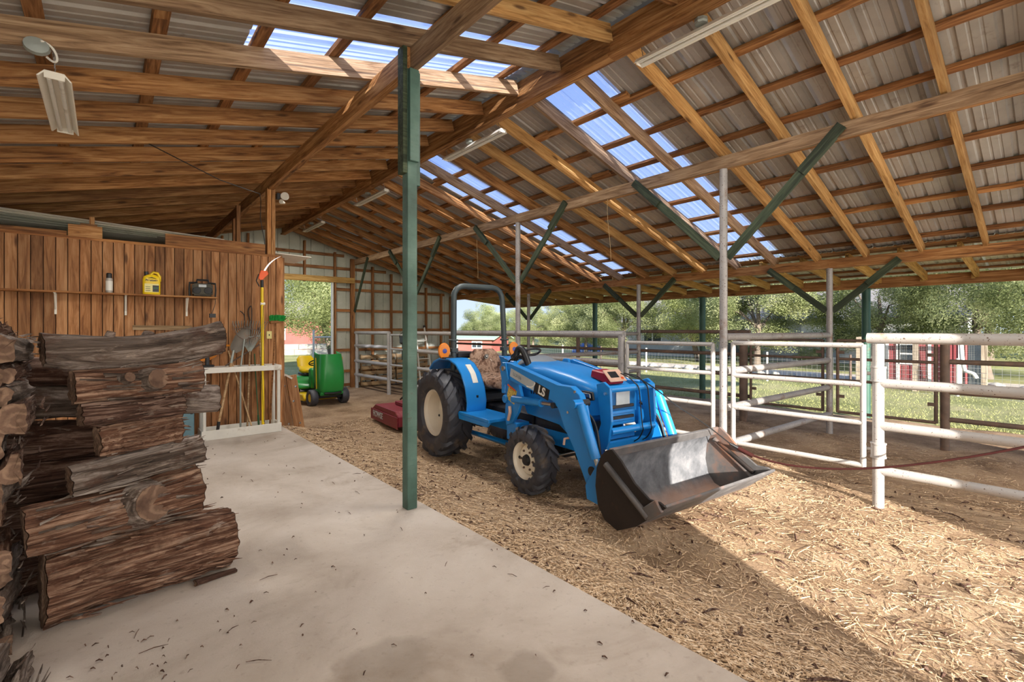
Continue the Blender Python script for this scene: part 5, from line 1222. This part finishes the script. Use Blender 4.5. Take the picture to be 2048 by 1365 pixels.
# ================================================================== straw and grass
def m_straw():
    N = NT('straw'); v = N.coords((1,1,1), False)
    c = N.ramp(N.noise(v, 45, 3), [(.3, lin((122,94,68))), (.5, lin((202,172,136))), (.7, lin((238,218,190)))])
    N.bsdf(c, .8, 0, None, .1, .01, .2)
m_straw()
rs = random.Random(21); sm = MB()
def straw_at(x, y, L_, w, lift):
    a = rs.uniform(0, 6.283); dx, dy = math.cos(a)*L_/2, math.sin(a)*L_/2; px, py = -math.sin(a)*w, math.cos(a)*w
    z0 = gh(x-dx, y-dy) + lift + rs.uniform(0,.012); z1 = gh(x+dx, y+dy) + lift + rs.uniform(0,.012); t = rs.uniform(-.6,.6)*w
    sm.face([(x-dx-px, y-dy-py, z0-t), (x+dx-px, y+dy-py, z1-t), (x+dx+px, y+dy+py, z1+t), (x-dx+px, y-dy+py, z0+t)])
n_ = 0
while n_ < 52000:
    x = 2.12 + rs.random()**1.5 * 4.8; y = -.2 + rs.random()**1.5 * 9.2
    dens = .35 + .65*max(0, min(1, .5 + 1.6*mnoise.noise((x*.7, y*.7, 9.2))))
    if x > 4.2 and y < 3: dens *= .55
    if rs.random() > dens: continue
    L_ = rs.uniform(.02,.08) if rs.random() < .8 else rs.uniform(.08,.22)
    straw_at(x, y, L_, rs.uniform(.0012,.0030), .004); n_ += 1
for i in range(6000):
    straw_at(rs.uniform(5.9,9.3), rs.uniform(-1,6), rs.uniform(.03,.15), .002, .004)
tag(sm.build('straw_litter', 'straw'), 'loose yellow straw strewn over the dirt', 'straw', kind='stuff')
tg = MB()
for i in range(900):
    x, y = 2.15 + rs.random()**1.4*4.5, rs.random()**1.3*8; L_ = rs.uniform(.02,.06) if rs.random() < .9 else rs.uniform(.1,.22); a = rs.uniform(0,6.28); w = rs.uniform(.004,.011)
    tg.tube([(x,y,gh(x,y)+.006),(x+math.cos(a)*L_*.5,y+math.sin(a)*L_*.5,gh(x,y)+.016),(x+math.cos(a)*L_,y+math.sin(a)*L_,gh(x,y)+.006)], [w*.5,w,w*.4], 4)
tag(tg.build('ground_twigs', 'bark_brown'), 'dark twigs and clods scattered in the straw', 'litter', kind='stuff')
m_basic('grass_blade', (158,160,104), .8, 0, .3, 3, spec=.2)
gb_ = MB()
for i in range(26000):
    x = 11.75 + rs.random()**2*9; y = rs.uniform(-2,15)
    if x < 12.2 and mnoise.noise((x*1.5,y*1.5,2)) < -.1: continue
    if 18.0 < x < 20.05 and 1.3 < y < 4.4: continue
    h = rs.uniform(.015,.05); a = rs.uniform(0,6.28); z = max(lawn_z(x,y), dirt_z(x,y) if x < 12.1 else -9); w = .006
    gb_.face([(x-w*math.cos(a),y-w*math.sin(a),z),(x+w*math.cos(a),y+w*math.sin(a),z),(x+rs.uniform(-.03,.03),y+rs.uniform(-.03,.03),z+h)])
tag(gb_.build('grass_blades', 'grass_blade'), 'short lawn grass beyond the rusty fence', 'grass', kind='stuff')

# ================================================================== trees
def m_leaf(name, a, b, c_):
    N = NT(name); oi = N.n('ObjectInfo'); v = N.coords((1,1,1))
    c = N.ramp(N.noise(v, 2.2, 3), [(.32, lin(a)), (.5, lin(b)), (.68, lin(c_))])
    c = N.mix(1.0, c, N.ramp(oi.outputs['Random'], [(0,(.82,.85,.8,1)),(1,(1.1,1.06,1,1))]), 'MULTIPLY')
    d = N.n('BsdfDiffuse'); t = N.n('BsdfTranslucent'); N.l(c, d.inputs[0]); N.l(c, t.inputs[0]); m = N.n('MixShader'); m.inputs[0].default_value = .5
    N.l(d.outputs[0], m.inputs[1]); N.l(t.outputs[0], m.inputs[2]); N.l(m.outputs[0], N.out.inputs['Surface'])
m_leaf('oak_leaf', (106,116,76), (158,166,120), (206,208,166)); m_leaf('oak_leaf_light', (124,134,84), (176,184,130), (220,222,176))
m_basic('trunk_bark', (112,100,88), .9, 0, .3, 6, .8, 30)
def crown_mesh(seed, n, rx, rz, leaf):
    r = random.Random(seed); mb = MB(); cl = []
    for i in range(70):
        a = r.uniform(0,6.283); e = r.uniform(-1.0,1.0); rr = r.uniform(.45,.98)
        cl.append((Vector((math.cos(a)*math.sqrt(max(0,1-e*e*.8))*rr*rx, math.sin(a)*math.sqrt(max(0,1-e*e*.8))*rr*rx, e*rr*rz)), r.uniform(.20,.34)*rx))
    for i in range(n):
        c, R = cl[r.randrange(len(cl))]
        d = Vector((r.gauss(0,1), r.gauss(0,1), r.gauss(0,1))).normalized() * R * r.random()**.4; d.z *= .7
        p = c + d; u = Vector((r.gauss(0,1), r.gauss(0,1), r.gauss(0,1))).normalized(); v = u.orthogonal().normalized(); s = leaf*r.uniform(.6,1.3)
        mb.face([p-u*s, p+v*s*.5, p+u*s, p-v*s*.5])
    return mb, cl
CR = []
for sdx, lm in ((1,'oak_leaf'),(2,'oak_leaf_light'),(3,'oak_leaf')):
    mb, cl = crown_mesh(sdx, 62000, 1.0, .80, .0155)
    me = mb.mesh('foliage'); me.materials.append(MAT[lm])
    tb_ = MB(); r = random.Random(sdx+40); lean = (r.uniform(-.25,.25), r.uniform(-.25,.25))
    tb_.tube([(0,0,-1.6),(lean[0]*.4,lean[1]*.4,-1.1),(lean[0],lean[1],-.55),(lean[0]*.8,lean[1]*.8,.1)], [.085,.06,.045,.02], 10)
    for c, R in cl[:8]: tb_.tube([(lean[0]*.9,lean[1]*.9,-.7+.2*r.random()), tuple(c*.5+Vector((0,0,-.15))), tuple(c)], [.026,.014,.005], 6)
    tm = tb_.mesh('trunk', 0, .9); tm.materials.append(MAT['trunk_bark']); CR.append((me, tm))
def tree(label, x, y, R, zc, kind, group, zbase=-.35):
    t = thing('oak_tree', label, 'tree', (x, y, zbase), random.uniform(0,6.28), group)
    f = link('foliage', CR[kind][0], None, t, (0,0,zc-zbase)); f.scale = (R,R,R); f['kind'] = 'stuff'
    k = (zc-zbase+.2)/1.6
    tr = link('trunk', CR[kind][1], None, t, (0,0,zc-zbase)); tr.scale = (min(R,k*1.2), min(R,k*1.2), k)
    return t
TH_ = math.radians(40.616); sT, cT = math.sin(TH_), math.cos(TH_)
# rows of oaks beyond the lawn; (along the lawn y, distance x, crown radius, crown centre height)
row1 = ((17.7,24.4,2.65,2.5,0),(13.6,25.8,2.75,2.7,1),(9.6,23.6,2.65,2.7,0),(5.7,25.8,2.85,2.8,2),(1.8,24.2,2.8,2.8,0),(-2.2,25.8,2.8,2.7,1),(21.9,25.6,2.4,2.2,2))
row1_labels = ('grey green oak in front of the far end of the grey house', 'light green oak in front of the grey house windows', 'grey green oak beyond the thick rusty gate post', 'oak on the house side of the red coop',
    'big grey green oak right behind the red coop', 'light green oak beyond the wire run of the coop', 'small oak beside the blue tarp')
for (y, x, R, z, k), lb in zip(row1, row1_labels): tree(lb, x, y, R, z, k, 'oaks in the front row beyond the lawn')
row2 = ((31,40.5,4.2,3.2,1),(24,45,4.7,4.0,0),(17,40.2,4.6,4.0,2),(10,45,4.9,4.4,1),(3,40.2,4.7,4.2,0),(-4,45,4.9,4.4,2),(-11,40.5,4.6,3.8,0),(38,46.5,4.4,3.0,0),(46,51,4.5,3.2,2),(46,34.5,3.0,1.5,0),(52.5,41.5,3.6,2.2,1),(39.5,37.0,3.0,1.9,2))
for (y, x, R, z, k) in row2: tree('taller oak in the wood behind the front row', x, y, R, z, k, 'oaks in the wood behind')
tree('bright leafy oak seen through the open back door', 9.9, 27.0, 3.6, 3.5, 1, None)
tree('dark oak behind the red shed past the back door', 18.5, 52.0, 5.0, 4.6, 0, None)
def bush(label, x, y, R, k):
    t = thing('bush', label, 'bush', (x,y,-.35), 0, 'round bushes by the house'); f = link('foliage', CR[k][0], None, t, (0,0,R*.6)); f.scale = (R,R,R); f['kind'] = 'stuff'
for (x, y) in ((27.6,8.6),(27.6,11.6),(27.8,4.0)): bush('small round garden bush in front of the grey house', x, y, .8, 1)

# ================================================================== buildings and the garden fence
m_basic('coop_red', (142,62,64), .7, 0, .1, 3); m_basic('coop_white', (226,224,218), .6); m_basic('house_grey', (186,188,186), .7, 0, .06); m_basic('house_roof', (132,128,124), .8, 0, .12)
m_basic('window_dark', (52,60,66), .2, 0, .2); m_basic('red_wall', (150,86,78), .7, 0, .1, 2); m_basic('pale_green_roof', (150,176,150), .6); m_basic('stone', (176,172,160), .9, 0, .15, 8)
m_wood('wood_grey', (120,108,94), (164,152,136), (196,184,168), knots=False)
co_ = thing('chicken_coop', 'red chicken coop with white trim and wire run beyond the lawn', 'coop', (18.6, 3.4, -.33))
MB().box((.6,-.61,.78),(1.2,1.74,1.56)).build('coop_wall', 'coop_red', co_)
for i in range(9): MB().box((-.008,-1.385+.193*i,.78),(.02,.155,1.55)).build('siding_board', 'coop_red', co_, .004)
MB().prism([(-.12,1.56),(1.35,1.56),(1.35,1.60),(-.12,1.60)], -1.6, .38).build('coop_roof', 'house_roof', co_)
wn_ = MB().box((-.02,-.28,1.10),(.04,.46,.66)).build('window_frame', 'coop_white', co_, .004)
for z in (1.25, .95): MB().box((-.035,-.28,z),(.03,.32,.25)).build('window_pane', 'window_dark', wn_)
for yy in (.22, -.05, -.79, -1.45): MB().box((-.025,yy,.78),(.03,.08,1.56)).build('corner_trim', 'coop_white', co_)
for yy in (-1.98, -.54, .84): board('run_post', (-.5,yy,0), (-.5,yy,1.60), .12, .12, 'wood_grey', co_, (1,0,0))
board('run_beam', (-.5,-1.98,1.57), (-.5,.84,1.57), .09, .08, 'wood_grey', co_)
MB().box((.3,-1.76,.8),(.5,.34,1.5)).build('run_interior_shade', 'window_dark', co_, .02)  # dark box standing in for the shade inside the wire run
wm = MB()
for i in range(0, 57): wm.tube([(-.5,-1.98+.05*i,.05),(-.5,-1.98+.05*i,1.54)], .0022, 3, False)
for i in range(0, 30): wm.tube([(-.5,-1.98,.05+.05*i),(-.5,.84,.05+.05*i)], .0022, 3, False)
wm.build('run_mesh', 'wire_mesh', co_)['kind'] = 'stuff'
pp = MB().tube([(-.56,-1.52,1.5),(-.56,-1.55,1.0),(-.56,-1.60,.70),(-.56,-1.78,.62),(-.56,-1.84,.50)], .05, 12).build('feed_pipe', 'coop_white', co_, 0, .8)
wf_ = thing('wire_fence', 'low galvanised wire panel fence along the far lawn edge', 'fence', (17.6, 5.0, -.33))
wm = MB(); 
for i in range(0, 150): wm.tube([(0,-8+.15*i,.0),(0,-8+.15*i,.95)], .004, 3, False)
for i in range(0, 8): wm.tube([(0,-8,.02+.13*i),(0,14.4,.02+.13*i)], .004, 3, False)
wm.build('wire_panel', 'wire_mesh', wf_)['kind'] = 'stuff'
for i in range(10): MB().tube([(.03,-8+2.45*i,-.05),(.03,-8+2.45*i,1.05)], .035, 8).build('fence_stake', 'steel_rust' if i % 2 else 'white_metal', wf_, 0, .7)
gv = MB(); 
for i in range(30): gv.face([(20.2+.4*mnoise.noise((i*.6,0,0)),-8+i,-.27),(22.6,-8+i,-.27),(22.6,-7+i,-.27),(20.2+.4*mnoise.noise(((i+1)*.6,0,0)),-7+i,-.27)])
struct(gv.build('ground_gravel', 'gravel'), 'pale gravel drive beyond the wire fence')
rk_ = random.Random(8)
for i in range(34):
    y = -3 + .62*i; s = rk_.uniform(.14,.26); mb = MB(); n = 10; rings = []
    for j in range(5):
        ph = -1.4 + 2.8*j/4; rings.append([(s*math.cos(ph)*math.cos(2*math.pi*q/n)*(1+.2*rk_.uniform(-1,1)), s*math.cos(ph)*math.sin(2*math.pi*q/n), s*.7*math.sin(ph)) for q in range(n)])
    mb.loft(rings); tag(mb.build('border_stone', 'stone', None, 0, .7, 1, (20.36+rk_.uniform(-.06,.06), y, -.26)), 'pale border stone along the gravel drive', 'stone', 'border stones along the drive')
def house(name, label, x, y, rz, w, d, h, rise, wall, roof, wins, doors=(), over=.4):
    t = thing(name, label, 'building', (x, y, -.35), rz)
    MB().box((0,0,h/2),(w,d,h)).build('house_walls', wall, t)
    r = MB(); r.prism([(-d/2-over,h-.12),(0,h+rise),(d/2+over,h-.12),(d/2+over,h-.02),(0,h+rise+.12),(-d/2-over,h-.02)], -w/2-over, w/2+over, Matrix.Rotation(math.radians(90),4,'Z')); r.build('house_roof', roof, t)
    gbl = MB(); gbl.prism([(-d/2,h),(0,h+rise),(d/2,h)], -w/2, w/2, Matrix.Rotation(math.radians(90),4,'Z')); gbl.build('gable', wall, t)
    for (wx, wz, ww, wh, fr) in wins:
        f = MB().box((wx,-d/2-.02,wz),(ww,.08,wh)).build('window_frame', fr, t); 
        for s in (-1,1): MB().box((wx+s*ww*.235,-d/2-.05,wz),(ww*.40,.05,wh-.18)).build('window_pane', 'window_dark', f)
    for (wx, ww, wh, m_) in doors: MB().box((wx,-d/2-.02,wh/2),(ww,.08,wh)).build('house_door', m_, t)
    return t
house('grey_house', 'long pale grey house behind the oak trunks', 32.5, 12.5, math.radians(-88), 19, 6, 2.5, 1.5, 'house_grey', 'house_roof', ((-6.5,1.5,1.5,1.2,'coop_white'),(-3,1.5,1.5,1.2,'coop_white'),(1.5,1.4,1.6,1.3,'coop_white'),(5.0,1.4,1.4,1.2,'coop_white'),(7.8,1.4,1.4,1.2,'coop_white')), ((-.8,1.1,2.1,'window_dark'),(3.3,1.0,2.1,'coop_white')))
house('red_barn', 'red barn with pale green roof seen through the roll bar', 24.4, 33.6, math.radians(-60), 5, 4, 1.15, .45, 'red_wall', 'pale_green_roof', ((-1,.6,.9,.6,'coop_white'),(1.2,.6,.9,.6,'coop_white')))
house('red_shed', 'faded red shed with a window beyond the back door', 11.0, 43.5, math.radians(4), 8, 6, 2.9, 1.4, 'red_wall', 'house_roof', ((-1.0,1.6,1.35,1.15,'coop_white'),))
wl_ = thing('stone_wall', 'low pale block wall in front of the red shed', 'wall', (11.0, 36.0, -.35)); 
for i in range(9):
    for j in range(2): MB().box((-5+1.22*i+.3*j,0,.22+.4*j),(1.18,.3,.38)).build('wall_block', 'stone', wl_, .02)
pf_ = fence('white_pipe_rail', 'thin white pipe rail on the grass outside the back door', 'fence', (6.9,19.5), ((6.3,19.5,1.5,.04),(8.3,19.5,1.3,.05)), [(6.3,19.5,1.2,8.3,19.5,1.2,.03)], 'white_metal')
m_basic('tarp_blue', (44,104,190), .6, 0, .15, 3); tp_ = MB(); rt = random.Random(4)
rings = []
for j, (z, w) in enumerate(((0,1.0),(.3,.98),(.6,.85),(.8,.5),(.86,.1))): rings.append([(1.5*w*math.cos(a)*(1+.08*rt.uniform(-1,1)), .9*w*math.sin(a)*(1+.08*rt.uniform(-1,1)), z) for a in [2*math.pi*i/16 for i in range(16)]])
tp_.loft(rings); tag(tp_.build('tarp_heap', 'tarp_blue', None, 0, .7, 1, (27.6, 23.4, -.34)), 'low heap covered with a blue tarp among the oaks', 'tarp')
